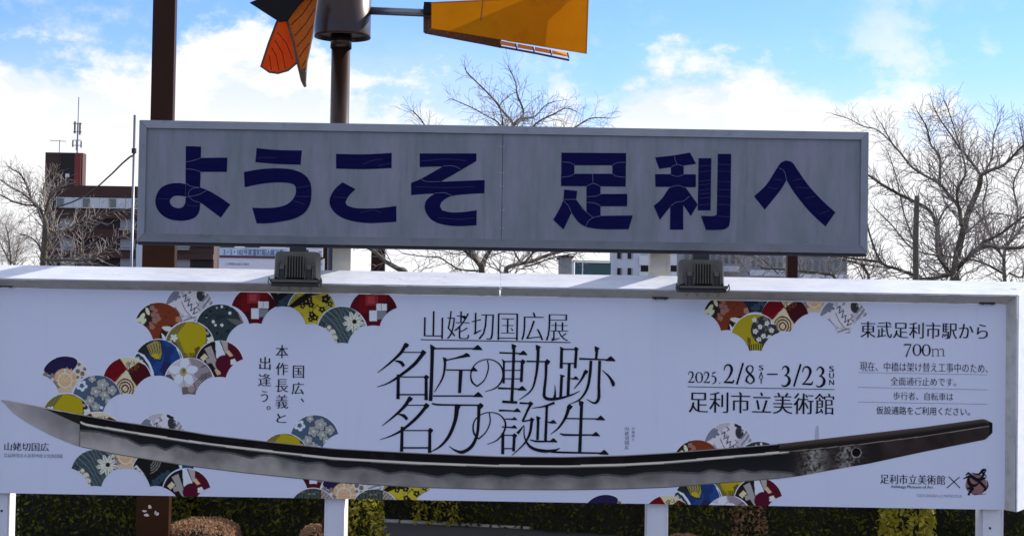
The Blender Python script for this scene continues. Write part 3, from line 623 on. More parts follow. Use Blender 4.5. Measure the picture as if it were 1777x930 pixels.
def sword_colour(x,y):
    c = np.zeros(x.shape+(3,)); 
    def p(mk,r_): c[mk] = A0(r_)
    nz = mott(x,y,.05,1)+.5*mott(x,y,.13,3)
    def lerp(mk,a,b,t): 
        Q0,Q1 = np.array(A0(a)),np.array(A0(b)); c[mk] = (Q0*(1-t[...,None])+Q1*t[...,None])[mk]
    p(y < 2000,(14,16,20))
    rg, hm, tp, bt_ = ridge(x), ham(x), s_top(x), s_bot(x)
    t = np.clip((y-rg)/np.maximum(1,hm-rg),0,1); lerp(y < 2000,(10,11,14),(17,20,25),t)
    k_ = (y > hm-.5); t = np.clip(.5+.35*nz+ (y-hm)/40-.3,0,1); fx = np.clip((x-140)/500,0,1); lerp(k_,(82,85,94),(118,121,132),t); c[k_] = (c*(1-.34*fx[...,None]))[k_]
    k_ = (y > hm-3)&(y < hm+.5); p(k_,(50,54,62))
    p((y > bt_-1.4)&(x > 140)&(x < 1355),(60,63,70))
    p((y < rg)&(x > 70),(7,6,9)); k_ = (y < rg)&(x > 70)&(nz > .55)&(y > tp+4); p(k_,(14,13,16))
    p((np.abs(y-rg) < 1.7)&(x > 128)&(x < 1370),(140,142,150)); p((y > rg+1.7)&(y < rg+3.2)&(x > 140)&(x < 1370),(60,64,74))
    # point
    w1 = 706+(x-72)*.46; k_ = (x < 138)&(y > np.where(x > 72,w1,0)); t = np.clip((x-10)/130+.22*nz,0,1); t2 = np.clip((y-tp)/45,0,1); lerp(k_,(122,125,142),(76,79,88),np.clip(t*.7+.3*(1-t2),0,1))
    p((x > 72)&(x < 140)&(y <= w1),(18,18,20)); p((x > 136.5)&(x < 139)&(y > ridge(x)+16),(70,74,82))
    p((x < 130)&(y < tp+1.6)&(x > 20),(120,124,140)); p((x > 130)&(x < 1350)&(y < tp+1.3),(96,98,108))
    # tang
    cb = c.copy(); tg = x > 1352; t = np.clip(.35+.4*nz,0,1); lerp((x > 1330)&(y > rg),(20,17,20),(38,33,36),t); 
    lerp(tg&(y <= rg),(56,52,52),(18,15,16),np.clip((y-tp)/np.maximum(2,(rg-tp)*.62),0,1)); p(tg&(y > rg-4.5)&(y < rg-1.2),(16,14,16)); p(tg&(np.abs(y-rg) < .8),(84,82,86))
    wt = np.clip((x-1352-14*nz)/50,0,1); wt = wt*wt*(3-2*wt); wt = np.where(y > rg,wt,(x > 1352)*1.0)[...,None]; c[:] = cb*(1-wt)+c*wt
    b_ = .8*np.exp(-((x-1412)/18)**2)*(.5+.6*mott(x,y,.35,5)+.5*mott(x,y,.9,2)); b_ = np.clip(b_,0,1)*(y > rg+2)
    b2 = np.exp(-((x-1470)/18)**2)*(.25+.5*mott(x,y,.5,8)); b_ = np.clip(b_+np.clip(b2,0,1)*(y > rg+2),0,.8)
    c[:] = c*(1-b_[...,None])+np.array(A0((104,108,116)))*b_[...,None]
    p((x-1486)**2+(y-785)**2 < 78,(112,108,112)); p((x-1486)**2+(y-784.6)**2 < 60,(4,4,5))
    p((x > 1716),(14,12,14))
    return c
xs = np.concatenate([np.linspace(2,140,110),np.linspace(141.2,1722.3,1250)]); nr = 64
tt, bt = s_top(xs), s_bot(xs); t = np.linspace(0,1,nr)[None,:]
yy = tt[:,None]*(1-t)+bt[:,None]*t; xx = np.broadcast_to(xs[:,None],yy.shape)
ink_mesh('printed_sword', PV(xx.ravel(),yy.ravel(),YP-.0032), grid_faces(len(xs),nr), sword_colour(xx,yy).reshape(-1,3), bb)
# faint silk tag above the tang
m_ = MB(); 
pl = [P(*q,YP) for q in ((1414,763),(1421,762),(1421,742),(1418,737),(1415,742))]; m_.add([(q.x,YP-.0012,q.z) for q in pl],[tuple(range(5))])
wp(m_.build('printed_tag', mat('pale_tag',(.50,.52,.56),.6), bb))

# ---- title lettering (brush strokes traced in the sheet's plane)
T1, T2 = Crop(640,530,4.0386), Crop(640,660,4.0386)
class Ink:
    def __init__(s, y0=YP-.0042): s.m = MB(); s.y = y0; s.n = 0
    def lay(s): s.n += 1; return s.y-.00006*(s.n%40)
    def stroke(s, k_, pts, wd):
        q = cvt(k_, pts, YP); sm = smooth_poly(q, closed=False, corner=65, sub=6)
        scl = abs(P(*k_(1,0),YP).x-P(*k_(0,0),YP).x)
        # spread widths along length
        L0 = [0]; 
        for a,b in zip(q,q[1:]): L0.append(L0[-1]+math.hypot(b[0]-a[0],b[1]-a[1]))
        ls = [0]
        for a,b in zip(sm,sm[1:]): ls.append(ls[-1]+(b-a).length)
        wv = np.interp(np.array(ls)/max(ls[-1],1e-9), np.array(L0)/max(L0[-1],1e-9), wd)*scl
        ribbon(s.m, [(p.x,p.y) for p in sm], list(wv), s.lay())
    def poly(s, k_, pts):
        q = cvt(k_, pts, YP); tr = tessellate_polygon([[Vector((a,b,0)) for a,b in q]]); y = s.lay()
        s.m.add([(a,y,b) for a,b in q], [tuple(t_) for t_ in tr])
    def uro(s, k_, x, y, z=1.0): s.poly(k_, [(x-34*z,y+3*z),(x-16*z,y-14*z),(x-2*z,y-24*z),(x+10*z,y-14*z),(x+27*z,y+5*z),(x+24*z,y+9*z),(x-34*z,y+7*z)])
    def head(s, k_, x, y, z=1.0): s.poly(k_, [(x-12*z,y-8*z),(x+4*z,y-4*z),(x+26*z,y+8*z),(x+14*z,y+18*z),(x+8*z,y+30*z),(x-10*z,y+30*z)])
    def knob(s, k_, x, y, z=1.0): s.poly(k_, [(x-22*z,y+2*z),(x-4*z,y-20*z),(x+22*z,y-2*z),(x+14*z,y+12*z),(x+2*z,y+24*z),(x-14*z,y+14*z)])
    def build(s, name, m=None): return wp(s.m.build(name, m or M['ink'], bb))
def title(rows):
    k_ = Ink()
    for r_ in rows:
        c_ = r_[0]
        if r_[1] == 's': k_.stroke(c_, r_[2], r_[3])
        elif r_[1] == 'u': k_.uro(c_, *r_[2])
        elif r_[1] == 'h': k_.head(c_, *r_[2])
        elif r_[1] == 'k': k_.knob(c_, *r_[2])
        elif r_[1] == 'p': k_.poly(c_, r_[2])
    return k_.build('title_character')
s, u, h, kk, p_ = 's','u','h','k','p'
title([(T1,s,[(262,268),(225,330),(150,400),(62,470)],[26,22,14,4]),(T1,kk,(264,276,.9)),(T1,s,[(228,326),(380,328)],[7,7]),(T1,kk,(382,328)),
 (T1,s,[(385,330),(320,410),(205,500),(130,545),(58,570)],[26,24,18,10,4]),(T1,s,[(182,386),(225,398),(246,425)],[6,24,22]),
 (T1,s,[(207,482),(205,655)],[22,24]),(T1,s,[(205,499),(408,499)],[8,8]),(T1,kk,(404,500,.9)),(T1,s,[(402,500),(402,662)],[20,24]),(T1,s,[(215,623),(402,623)],[10,10])])
title([(T1,s,[(446,285),(440,500),(433,668)],[26,24,26]),(T1,p_,[(430,270),(446,278),(475,300),(450,312),(431,300)]),(T1,s,[(440,301),(760,301)],[11,9]),(T1,u,(766,302,1.15)),
 (T1,s,[(450,632),(770,632)],[10,10]),(T1,u,(770,631,1.15)),(T1,p_,[(530,380),(600,365),(660,345),(685,330),(703,340),(712,358),(690,360),(600,375),(540,388)]),
 (T1,p_,[(518,358),(545,372),(545,392),(524,392)]),(T1,s,[(533,365),(533,430),(515,510),(460,605)],[18,16,13,5]),(T1,s,[(540,450),(740,452)],[9,9]),(T1,u,(738,452,.95)),(T1,s,[(645,455),(636,612)],[26,22])])
title([(T1,s,[(832,382),(838,440),(810,520),(760,565),(725,535),(715,480),(735,425),(780,388),(850,377),(910,405),(940,460),(935,520),(890,575),(815,603)],[8,9,8,10,13,10,8,7,7,9,13,13,9,4])])
title([(T1,s,[(915,330),(1090,336)],[12,9]),(T1,u,(1085,338,1.0)),(T1,s,[(1018,275),(1010,500),(1002,675)],[20,20,22]),(T1,h,(1012,276,1.0)),(T1,s,[(940,392),(1080,390)],[9,9]),(T1,p_,[(930,372),(952,385),(962,398),(940,398)]),(T1,s,[(947,388),(945,545)],[14,16]),(T1,kk,(1080,392,.9)),
 (T1,s,[(1075,392),(1069,535)],[20,20]),(T1,s,[(950,453),(1070,453)],[7,7]),(T1,s,[(950,512),(1070,512)],[7,7]),(T1,s,[(905,578),(1080,584)],[14,9]),(T1,u,(1078,586,1.05)),
 (T1,s,[(935,672),(1040,678)],[18,18]),(T1,s,[(1105,390),(1255,393)],[12,9]),(T1,kk,(1252,392,.95)),(T1,h,(1182,282,1.0)),(T1,s,[(1188,285),(1183,400),(1170,500),(1140,590),(1055,660)],[22,20,16,12,4]),
 (T1,s,[(1243,395),(1240,500),(1230,600),(1233,640),(1268,655),(1340,648),(1420,625),(1480,598)],[20,18,20,22,22,18,11,4]),(T1,s,[(1300,660),(1306,610),(1304,555)],[26,12,3])])
title([(T1,p_,[(1338,286),(1362,298),(1372,312),(1342,312)]),(T1,s,[(1352,295),(1348,440)],[20,22]),(T1,s,[(1352,306),(1450,306)],[9,9]),(T1,kk,(1453,304,.85)),(T1,s,[(1455,302),(1446,438)],[20,20]),(T1,s,[(1358,405),(1440,405)],[9,9]),
 (T1,s,[(1405,408),(1396,628)],[20,22]),(T1,s,[(1405,510),(1450,512)],[8,8]),(T1,u,(1452,512,.8)),(T1,s,[(1352,488),(1344,648)],[20,20]),(T1,s,[(1340,484),(1372,496)],[6,12]),
 (T1,h,(1594,292,1.0)),(T1,s,[(1600,295),(1593,375)],[20,18]),(T1,s,[(1475,372),(1700,380)],[13,9]),(T1,u,(1698,380,1.15)),(T1,s,[(1557,385),(1550,480),(1530,580),(1480,655),(1408,690)],[20,20,18,12,4]),
 (T1,s,[(1618,385),(1612,560),(1612,640),(1600,672),(1580,682),(1525,655)],[20,20,22,20,14,4]),(T1,kk,(1522,462,.8)),(T1,s,[(1520,460),(1488,520),(1438,583)],[24,14,5]),(T1,s,[(1636,452),(1682,495),(1712,545),(1712,565)],[4,14,26,16])])
title([(T2,s,[(290,118),(250,180),(170,255),(92,317)],[26,22,14,4]),(T2,kk,(290,126,.9)),(T2,s,[(262,172),(400,172)],[7,7]),(T2,kk,(404,174)),(T2,s,[(405,178),(340,255),(235,345),(160,385),(82,412)],[24,22,18,10,4]),
 (T2,s,[(205,234),(245,246),(270,272)],[6,24,20]),(T2,s,[(234,322),(230,497)],[20,24]),(T2,s,[(232,349),(440,349)],[8,8]),(T2,kk,(432,348,.95)),(T2,s,[(428,348),(426,505)],[20,24]),(T2,s,[(240,470),(430,470)],[11,11])])
title([(T2,s,[(442,160),(480,168),(790,172)],[10,13,10]),(T2,kk,(784,174,1.0)),(T2,s,[(620,175),(605,280),(560,390),(500,460),(425,503)],[34,26,22,15,4]),(T2,kk,(622,182,1.0)),(T2,s,[(772,175),(768,300),(758,380),(720,460),(655,500),(600,485),(563,458)],[24,20,20,24,24,12,3])])
title([(T2,s,[(845,225),(850,290),(820,360),(770,408),(738,370),(732,310),(755,262),(810,228),(880,225),(930,250),(958,300),(945,360),(900,415),(830,447)],[8,9,8,10,13,10,8,7,7,9,13,13,9,4])])
title([(T2,s,[(912,208),(1050,213)],[14,9]),(T2,u,(1042,213,.9)),(T2,s,[(955,268),(1030,270)],[9,9]),(T2,u,(1022,270,.7)),(T2,s,[(935,324),(1030,328)],[10,9]),(T2,u,(1020,328,.75)),
 (T2,s,[(940,366),(938,515)],[20,22]),(T2,s,[(945,382),(1030,382)],[8,8]),(T2,kk,(1022,384,.85)),(T2,s,[(1020,382),(1014,495)],[20,20]),(T2,s,[(945,475),(1010,475)],[8,8]),
 (T2,s,[(1057,157),(1140,160)],[14,10]),(T2,kk,(1134,160,.85)),(T2,s,[(1134,165),(1105,225),(1078,285)],[20,15,16]),(T2,s,[(1075,286),(1145,274)],[10,10]),(T2,kk,(1143,272,.8)),
 (T2,s,[(1143,275),(1128,370),(1090,440),(1003,523)],[20,18,12,4]),(T2,s,[(1042,370),(1088,312)],[22,4]),(T2,s,[(1088,314),(1093,400),(1135,465),(1220,492),(1300,488),(1342,472)],[5,10,20,24,18,4]),
 (T2,s,[(1302,155),(1220,182),(1143,192)],[18,11,4]),(T2,s,[(1248,178),(1238,420)],[18,20]),(T2,kk,(1248,184,.6)),(T2,h,(1184,254,.9)),(T2,s,[(1188,255),(1182,415)],[20,18]),(T2,s,[(1245,290),(1300,292)],[8,8]),(T2,u,(1294,293,.85)),
 (T2,s,[(1130,414),(1170,424),(1300,424)],[8,14,10]),(T2,u,(1296,424,.95))])
title([(T2,kk,(1408,182,1.0)),(T2,s,[(1404,182),(1378,258),(1330,330),(1275,375)],[26,20,13,4]),(T2,s,[(1375,265),(1640,268)],[9,9]),(T2,u,(1628,269,1.05)),(T2,s,[(1338,370),(1370,379),(1600,380)],[8,15,9]),(T2,u,(1594,381,1.0)),
 (T2,h,(1484,146,1.0)),(T2,s,[(1492,145),(1485,330),(1478,508)],[22,22,24]),(T2,s,[(1225,492),(1300,500),(1660,508)],[5,14,11]),(T2,u,(1652,509,1.1))])
# rules under headings
def rule(x0,y0,x1,y1,w_,m=None,dash=None,name='printed_rule'):
    k_ = Ink(); I1 = Crop(0,0,1)
    if dash:
        n = int((x1-x0)/dash)
        for i in range(n):
            a = i/n; b = (i+.55)/n; k_.stroke(I1,[(x0+(x1-x0)*a,y0+(y1-y0)*a),(x0+(x1-x0)*b,y0+(y1-y0)*b)],[w_,w_])
    else: k_.stroke(I1,[(x0,y0),(x1,y1)],[w_,w_])
    return k_.build(name, m)
rule(730,589,990,594,1.5); rule(1193,670.5,1448,675.5,1.1)
for ya, yb_ in ((646,650),(671.5,676),(697,701)): rule(1489,ya,1714,yb_,.9,M['ink_grey'],dash=2.2)
k_ = Ink(); I1 = Crop(0,0,1); k_.stroke(I1,[(1646,826),(1666,846)],[1.4,1.4]); k_.stroke(I1,[(1665,827),(1643,846)],[1.4,1.4]); k_.build('printed_cross')

# ---- typeset text
def text(body, l, t, r_, b, Y=YP, dy=.0045, m=None, parent=None, thin=-.012, fat=.02, name='printed_text', n=3):
    c = bpy.data.curves.new('t','FONT'); c.body = body; c.offset = thin; c.resolution_u = 3; c.size = 1
    o = bpy.data.objects.new('t',c); C.objects.link(o); bpy.context.view_layer.update()
    me = bpy.data.meshes.new_from_object(o.evaluated_get(bpy.context.evaluated_depsgraph_get())); bpy.data.objects.remove(o)
    co = np.zeros(len(me.vertices)*3); me.vertices.foreach_get('co',co); co = co.reshape(-1,3)
    fs = [tuple(p.vertices) for p in me.polygons]; bpy.data.meshes.remove(me)
    x0,x1,y0,y1 = co[:,0].min(),co[:,0].max(),co[:,1].min(),co[:,1].max()
    cxm, cym = (l+r_)/2,(t+b)/2; pc = P(cxm,cym,Y); W = abs(P(r_,cym,Y).x-P(l,cym,Y).x); H = abs(P(cxm,t,Y).z-P(cxm,b,Y).z)
    m_ = MB(); em = W/(x1-x0)*1.0
    for i in range(n):
        sh = (i-(n-1)/2)*fat*em
        X_ = pc.x+((co[:,0]-(x0+x1)/2)/(x1-x0))*(W-fat*em)+sh; Z_ = pc.z+((co[:,1]-(y0+y1)/2)/(y1-y0))*H
        m_.add(np.stack([X_,np.full(len(X_),Y-dy-i*.00015),Z_],1).tolist(), fs)
    o = m_.build(name, m or M['ink'], parent or bb)
    if name == 'board_lettering': o['kind'] = 'stuff'
    return wp(o)
text('山姥切国広展',736,541,986,590,thin=-.022,fat=.018,n=3)
for ch,x0,y0,x1,y1 in (('本',479,598.5,500,621),('作',479,629,500,650.5),('長',478.5,657.5,500,680),('義',478.5,685,500,708),('と',480,717.5,497,733),
    ('出',450.5,619,469.5,641),('逢',448.5,648,470.5,669.5),('う',453,678,465,697),('。',463,704,469.5,710.5),('国',508.5,634,527.5,655.5),('広',506.5,663,527.5,683.5),('、',522,691,527.5,697)):
    text(ch,x0,y0,x1,y1)
text('山姥切国広',8,767.5,85,781.5); text('公益財団法人足利市民文化財団蔵',7,786.5,109,793.5,m=M['ink_grey'],n=2)
for ch,y0,y1 in (('山',740,746),('姥',748,755),('切',756,763),('国',764,771),('広',772,779)): text(ch,1084.5,y0,1091,y1,m=M['ink_grey'])
for ch,y0,y1 in (('刀',741,745.5),('剣',747,752),('男',753.5,758.5),('士',760,764.5)): text(ch,1096,y0,1101,y1,m=M['ink_grey'])
text('足利市立美術館',1195.5,680.5,1447,717); text('東武足利市駅から',1493.5,559,1714,587)
text('現在、中橋は架け替え工事中のため、',1492,629,1714,645,n=2); text('全面通行止めです。',1545.5,654.5,1659,669,n=2)
text('歩行者、自転車は',1550,680.5,1654,694,n=2); text('仮設通路をご利用ください。',1520.5,705.5,1683,719.5,n=2,thin=-.002,fat=.008)
text('足利市立美術館',1527.5,823,1640,839.5); text('Ashikaga Museum of Art',1546,841.5,1619,848); text('©2015 EXNOA LLC/NITRO PLUS',1591,857,1669,862,m=M['ink_grey'],n=1)
# old-style numerals as strokes; unit box 0..1
DG = {'2':[([(.08,.70),(.16,.90),(.38,1.0),(.62,.93),(.72,.74),(.62,.50),(.36,.22),(.06,.02)],[.05,.07,.09,.13,.16,.12,.07,.06]),([(.05,.045),(.5,.05),(.80,.05),(.92,.20)],[.07,.11,.12,.03])],
 '0':[([(.5,.98),(.22,.86),(.10,.5),(.22,.14),(.5,.02)],[.05,.10,.17,.10,.05]),([(.5,.98),(.78,.86),(.90,.5),(.78,.14),(.5,.02)],[.05,.10,.17,.10,.05])],
 '5':[([(.28,.95),(.5,.95),(.80,1.02)],[.14,.13,.05]),([(.28,.98),(.16,.58)],[.05,.05]),([(.16,.58),(.42,.62),(.70,.52),(.80,.30),(.68,.08),(.4,-.05),(.10,-.08)],[.05,.09,.14,.17,.12,.07,.04])],
 '3':[([(.12,.82),(.26,.97),(.48,1.0),(.68,.88),(.68,.70),(.52,.56),(.34,.50)],[.04,.06,.10,.15,.14,.07,.05]),([(.34,.52),(.62,.46),(.80,.28),(.74,.08),(.50,-.06),(.22,-.08),(.06,.0)],[.05,.10,.16,.17,.11,.08,.05])],
 '8':[([(.5,1.0),(.24,.90),(.20,.72),(.5,.52),(.80,.32),(.84,.14),(.5,-.01)],[.05,.10,.12,.13,.13,.10,.05]),([(.5,1.0),(.74,.90),(.74,.72),(.5,.53),(.22,.34),(.14,.16),(.5,-.01)],[.05,.08,.07,.05,.10,.12,.05])],
 '7':[([(.10,.94),(.5,.95),(.90,.94)],[.12,.12,.10]),([(.12,.98),(.06,.80)],[.04,.03]),([(.86,.94),(.60,.5),(.30,-.10)],[.06,.09,.11])],
 '/':[([(.9,1.05),(.1,-.05)],[.10,.10])], '-':[([(0,.5),(1,.5)],[.09,.09])], '.':[([(.3,.06),(.62,.06)],[.14,.14])],
 'm':[([(.02,.96),(.12,1.0),(.14,.9)],[.05,.06,.06]),([(.13,.98),(.13,.02)],[.09,.09]),([(.13,.80),(.28,.98),(.42,.96),(.5,.80),(.5,.02)],[.03,.07,.10,.10,.09]),([(.5,.80),(.66,.98),(.8,.96),(.87,.80),(.87,.02)],[.03,.07,.10,.10,.09]),([(.02,.03),(.25,.03)],[.05,.05]),([(.39,.03),(.62,.03)],[.05,.05]),([(.76,.03),(1.0,.03)],[.05,.05])]}
def numeral(ch, l, t, r_, b, hh=None):
    k_ = Ink(); W, H = r_-l, b-t; sw = hh or H
    for pts_, ws_ in DG[ch]: k_.stroke(I1, [(l+x*W, b-y*H) for x,y in pts_], [w_*sw*.95 for w_ in ws_])
    return k_.build('printed_numeral')
for a in (('2',1193.5,644.5,1206,663.5),('0',1206.5,645,1220,664),('2',1220.5,645,1233,664),('5',1234,645.5,1244,664),('.',1246,655,1252,665,14),
          ('2',1255,632.5,1275.5,664.5),('/',1277,631,1291,665,34),('8',1292,633.5,1311,665.5),('-',1331,641,1349.5,657,26),('3',1355,635.5,1373.5,667),('/',1376,633,1391,668.5,34),('2',1391,636,1412,667.5),('3',1415,637,1434,668),
          ('7',1567.5,596.5,1583,617),('0',1583.5,596.5,1599,617),('0',1599.5,597,1615,617.5),('m',1615.5,605,1640,617.8,15)): numeral(*a)
for ch,y0,y1 in (('S',633.5,642),('A',644.5,655),('T',656,665.5)): text(ch,1317,y0,1324.5,y1,fat=.03)
for ch,y0,y1 in (('S',635,644.5),('U',646.5,656),('N',658.5,667.5)): text(ch,1439,y0,1447,y1,fat=.03)
# round brush emblem
k_ = Ink(y0=YP-.001)
pts_ = [(1694+18.5*math.cos(a)*(1+.03*math.sin(5*a)),840+18.5*math.sin(a)*(1+.03*math.cos(7*a))) for a in [2*math.pi*i/40 for i in range(40)]]
k_.poly(I1, pts_); k_.build('emblem_disc', mat('emblem_red_brown', (.24,.055,.04), .6, col2=(.36,.20,.19), var=.5, vscale=14))
k_ = Ink()
for pts_, wd in (([(1671,830),(1684,826),(1697,832),(1711,828)],[1,5,6,2]),([(1686,820),(1698,822),(1706,815),(1711,814)],[1,3,5,2]),([(1704,816),(1706,824),(1700,830)],[3,4,2]),([(1711,814),(1707,822),(1712,826)],[2,3,1]),
    ([(1680,826),(1682,838),(1690,842),(1698,838)],[3,6,5,2]),([(1688,830),(1700,836),(1710,846),(1706,853)],[2,5,4,1]),([(1682,836),(1686,848),(1680,857)],[5,6,2]),([(1676,824),(1680,820),(1686,824)],[2,4,3]),([(1678,846),(1690,848)],[3,4]),([(1712,832),(1714,842),(1709,852)],[1,2.5,1]),([(1690,856),(1700,857),(1711,856)],[1,1,.6]),([(1683,857),(1679,858)],[3,2])):
    k_.stroke(I1, pts_, wd)
k_.build('emblem_brushwork')

# small clamps under the hood
for cx, cy in ((591,503),(1146,518),(1713,527),(10,497)):
    p = P(cx,cy,YP-.02); m_ = MB()
    m_.box(p.x-.075,p.x+.075,YP-.035,YP-.004,p.z-.004,p.z+.012); m_.tube([(p.x-.045,YP-.03,p.z+.014),(p.x-.045,YP-.03,p.z-.012)],.008,6); m_.tube([(p.x+.045,YP-.03,p.z+.014),(p.x+.045,YP-.03,p.z-.012)],.008,6)
    wp(m_.build('sheet_clamp', M['lamp_dark'], bb, bevel=.002))

# ------------------------------------------------------------------ floodlights
def flood(cx, top, bot, label):
    Yl = -.50; hw = X(cx+41,460,Yl)-X(cx,460,Yl); cxw = X(cx,(top+bot)/2,Yl); zt_ = Z(cx,top,Yl); zb_ = Z(cx,bot,Yl); H = zt_-zb_
    t = thing('floodlight', label, 'lamp', 'floodlights along the top of the billboard', loc=(cxw,Yl,zb_))
    def W(o): o.matrix_parent_inverse = t.matrix_world.inverted(); return o
    zr_ = zb_+H*.22; r_ = .045
    def outl(sx_, z0, z1):
        pts_ = [(-sx_*1.0,z0),(sx_*1.0,z0)]; xt = sx_*.965
        for k_ in range(6):
            a = math.pi/2*k_/5; pts_.append((xt-r_+r_*math.cos(a), z1-r_*.8+r_*.8*math.sin(a)))
        for k_ in range(6):
            a = math.pi/2*(1+k_/5); pts_.append((-xt+r_+r_*math.cos(a), z1-r_*.8+r_*.8*math.sin(a)))
        return pts_
    m_ = MB(); front = outl(hw*.93, zr_, zt_); back = outl(hw*.98, zr_-.01, zt_+.006); n = len(front)
    front = [(a*.93,Yl,zr_+(b-zr_)*.93+.012) for a,b in front]; back = [(a,Yl+.10,b) for a,b in back]; back2 = [(a,Yl+.19,b) for a,_,b in back]
    vs = [(cxw+a,b,c) for a,b,c in front+back+back2]; fs = [tuple(range(n))]+[(i,(i+1)%n,n+(i+1)%n,n+i) for i in range(n)]+[(n+i,n+(i+1)%n,2*n+(i+1)%n,2*n+i) for i in range(n)]+[tuple(range(2*n,3*n))]
    m_.add(vs, fs); W(m_.build('housing', M['lamp'], t, bevel=.004))
    for k_ in range(7):
        xx_ = cxw+(-.30+k_*.10)*hw*1.15; m_ = MB(); m_.box(xx_-.0045,xx_+.0045,Yl-.045,Yl+.02,zr_+.012,zt_-H*.13); W(m_.build('cooling_fin', M['lamp'], t, bevel=.0015))
    m_ = MB(); m_.box(cxw-hw*.36,cxw+hw*.36,Yl-.006,Yl+.01,zr_+.01,zt_-H*.12); W(m_.build('fin_recess', M['lamp_dark'], t))
    for s_ in (-.56,.58):
        xx_ = cxw+s_*hw; m_ = MB()
        m_.box(xx_-.022,xx_+.022,Yl-.04,Yl+.02,zr_+H*.27,zr_+H*.40); W(m_.build('latch', M['lamp'], t, bevel=.003))
        m_ = MB(); m_.box(xx_-.021,xx_+.021,Yl-.03,Yl+.02,zr_-.02,zr_+H*.265); W(m_.build('latch_slot', M['lamp_dark'], t))
        for q in (-.034,.034):
            m_ = MB(); m_.add([(xx_+q-.004,Yl-.05,zr_),(xx_+q+.004,Yl-.05,zr_),(xx_+q+.004,Yl-.008,zr_+H*.46),(xx_+q-.004,Yl-.008,zr_+H*.46),(xx_+q-.004,Yl+.02,zr_),(xx_+q+.004,Yl+.02,zr_),(xx_+q+.004,Yl+.02,zr_+H*.46),(xx_+q-.004,Yl+.02,zr_+H*.46)],[(0,1,2,3),(7,6,5,4),(0,4,5,1),(1,5,6,2),(2,6,7,3),(3,7,4,0)])
            W(m_.build('rib', M['lamp'], t))
    for s_ in (-.86,.86):
        m_ = MB(); xa = cxw+s_*hw; m_.tube([(xa-s_*.05,Yl-.008,zr_+H*.55),(xa,Yl-.04,zr_+.005)],.004,5); W(m_.build('stay', M['lamp'], t))
    m_ = MB(); m_.box(cxw-hw*1.03,cxw+hw*1.03,Yl-.055,Yl+.20,zb_+H*.10,zr_-.004); m_.box(cxw-hw*1.0,cxw+hw*1.0,Yl-.045,Yl+.19,zb_+.0,zb_+H*.095); W(m_.build('rim', M['lamp_dark'], t, bevel=.004))
    m_ = MB(); m_.box(cxw-hw*.98,cxw+hw*.98,Yl-.06,Yl-.05,zb_+H*.12,zr_-.012); W(m_.build('rim_lip', M['lamp'], t, bevel=.002))
    for s_ in (-1,1):
        m_ = MB(); xa = cxw+s_*hw*1.04; m_.tube([(xa,Yl,zr_-.03),(xa+s_*.014,Yl-.03,zr_+.01),(xa+s_*.02,Yl-.03,zr_-.03),(xa+s_*.008,Yl-.03,zr_-.06)],.006,6); W(m_.build('side_clip', M['lamp'], t))
    for k_ in range(4):
        xx_ = cxw+(-.66+k_*.44)*hw; m_ = MB(); m_.tube([(xx_-.016,Yl-.02,zb_),(xx_,Yl-.02,zb_-.042),(xx_+.016,Yl-.02,zb_)],.0028,5); W(m_.build('wire_hook', M['lamp_dark'], t))
    m_ = MB(); bz = Z(cx,top-1,0)
    m_.box(cxw-.075,cxw+.075,Yl+.10,Yl+.16,zt_-.05,zt_+.055); m_.box(cxw-.06,cxw+.06,Yl+.16,YB-.05,zt_-.0,zt_+.035); W(m_.build('arm', M['lamp_dark'], t, bevel=.003))
    m_ = MB(); m_.box(cxw-.05,cxw+.05,YB-.11,YB-.051,zt-.025,zt_+.034); W(m_.build('arm_foot', M['lamp_dark'], t))
    for q in (-.05,.05):
        m_ = MB(); m_.tube([(cxw+q,YB-.08,zt_+.034),(cxw+q,YU+.1,uz0-.03)],.006,5)
    return t
flood(513,437,497,'left floodlight with dark ribbed back, above the yellow and black printed fan')
flood(1219,451,507,'right floodlight with dark ribbed back, above the exhibition date')

# ------------------------------------------------------------------ brown posts and wind sculpture
def sqpost(name, label, px_a, px_b, py, Y, depth, z0, z1, group=None, m=None, rot=0):
    a, b = X(px_a,py,Y), X(px_b,py,Y); cx = (a+b)/2
    t = thing(name, label, 'post', group, loc=(cx,Y,z0)); return t, a, b
YS = 1.6
t, a, b = sqpost('square_post','tall dark brown square steel post rising past the left part of the grey sign',253,309,445,YS,.3,0,4)
cx = (a+b)/2
m_ = MB(); hw = (b-a)/2
zs = Z(270,300,YS); m_.box(-hw,hw,-hw,-hw+.13,0,zs); o = m_.build('lower_shaft', M['brown_low'], t, bevel=.008); o.rotation_euler.z = R(-0.0)
hw2 = (X(308,100,YS)-X(269.5,100,YS))/2; m_ = MB(); m_.box(-hw2,hw2,-hw+.01,-hw+.12,zs+.001,zs+4); o = m_.build('upper_shaft', M['brown'], t, bevel=.006)
o.location.x = X(288.5,100,YS)-cx+.0
m_ = MB(); 
for (qx,qy,rx,rz) in ((260,879,3,4),(251,886,4,2),(254,893,5,3),(270,889,2,4),(273,891,3.2,3.5)):
    q = P(qx,qy,YS-hw); pp = [(q.x-cx+rx/170*math.cos(a_)*random.uniform(.7,1.2),-hw-.003,q.z+rz/170*math.sin(a_)*random.uniform(.7,1.2)) for a_ in [2*math.pi*i/9 for i in range(9)]]
    m_.add(pp,[tuple(range(9))])
m_.build('pale_mark', M['lead'], t)
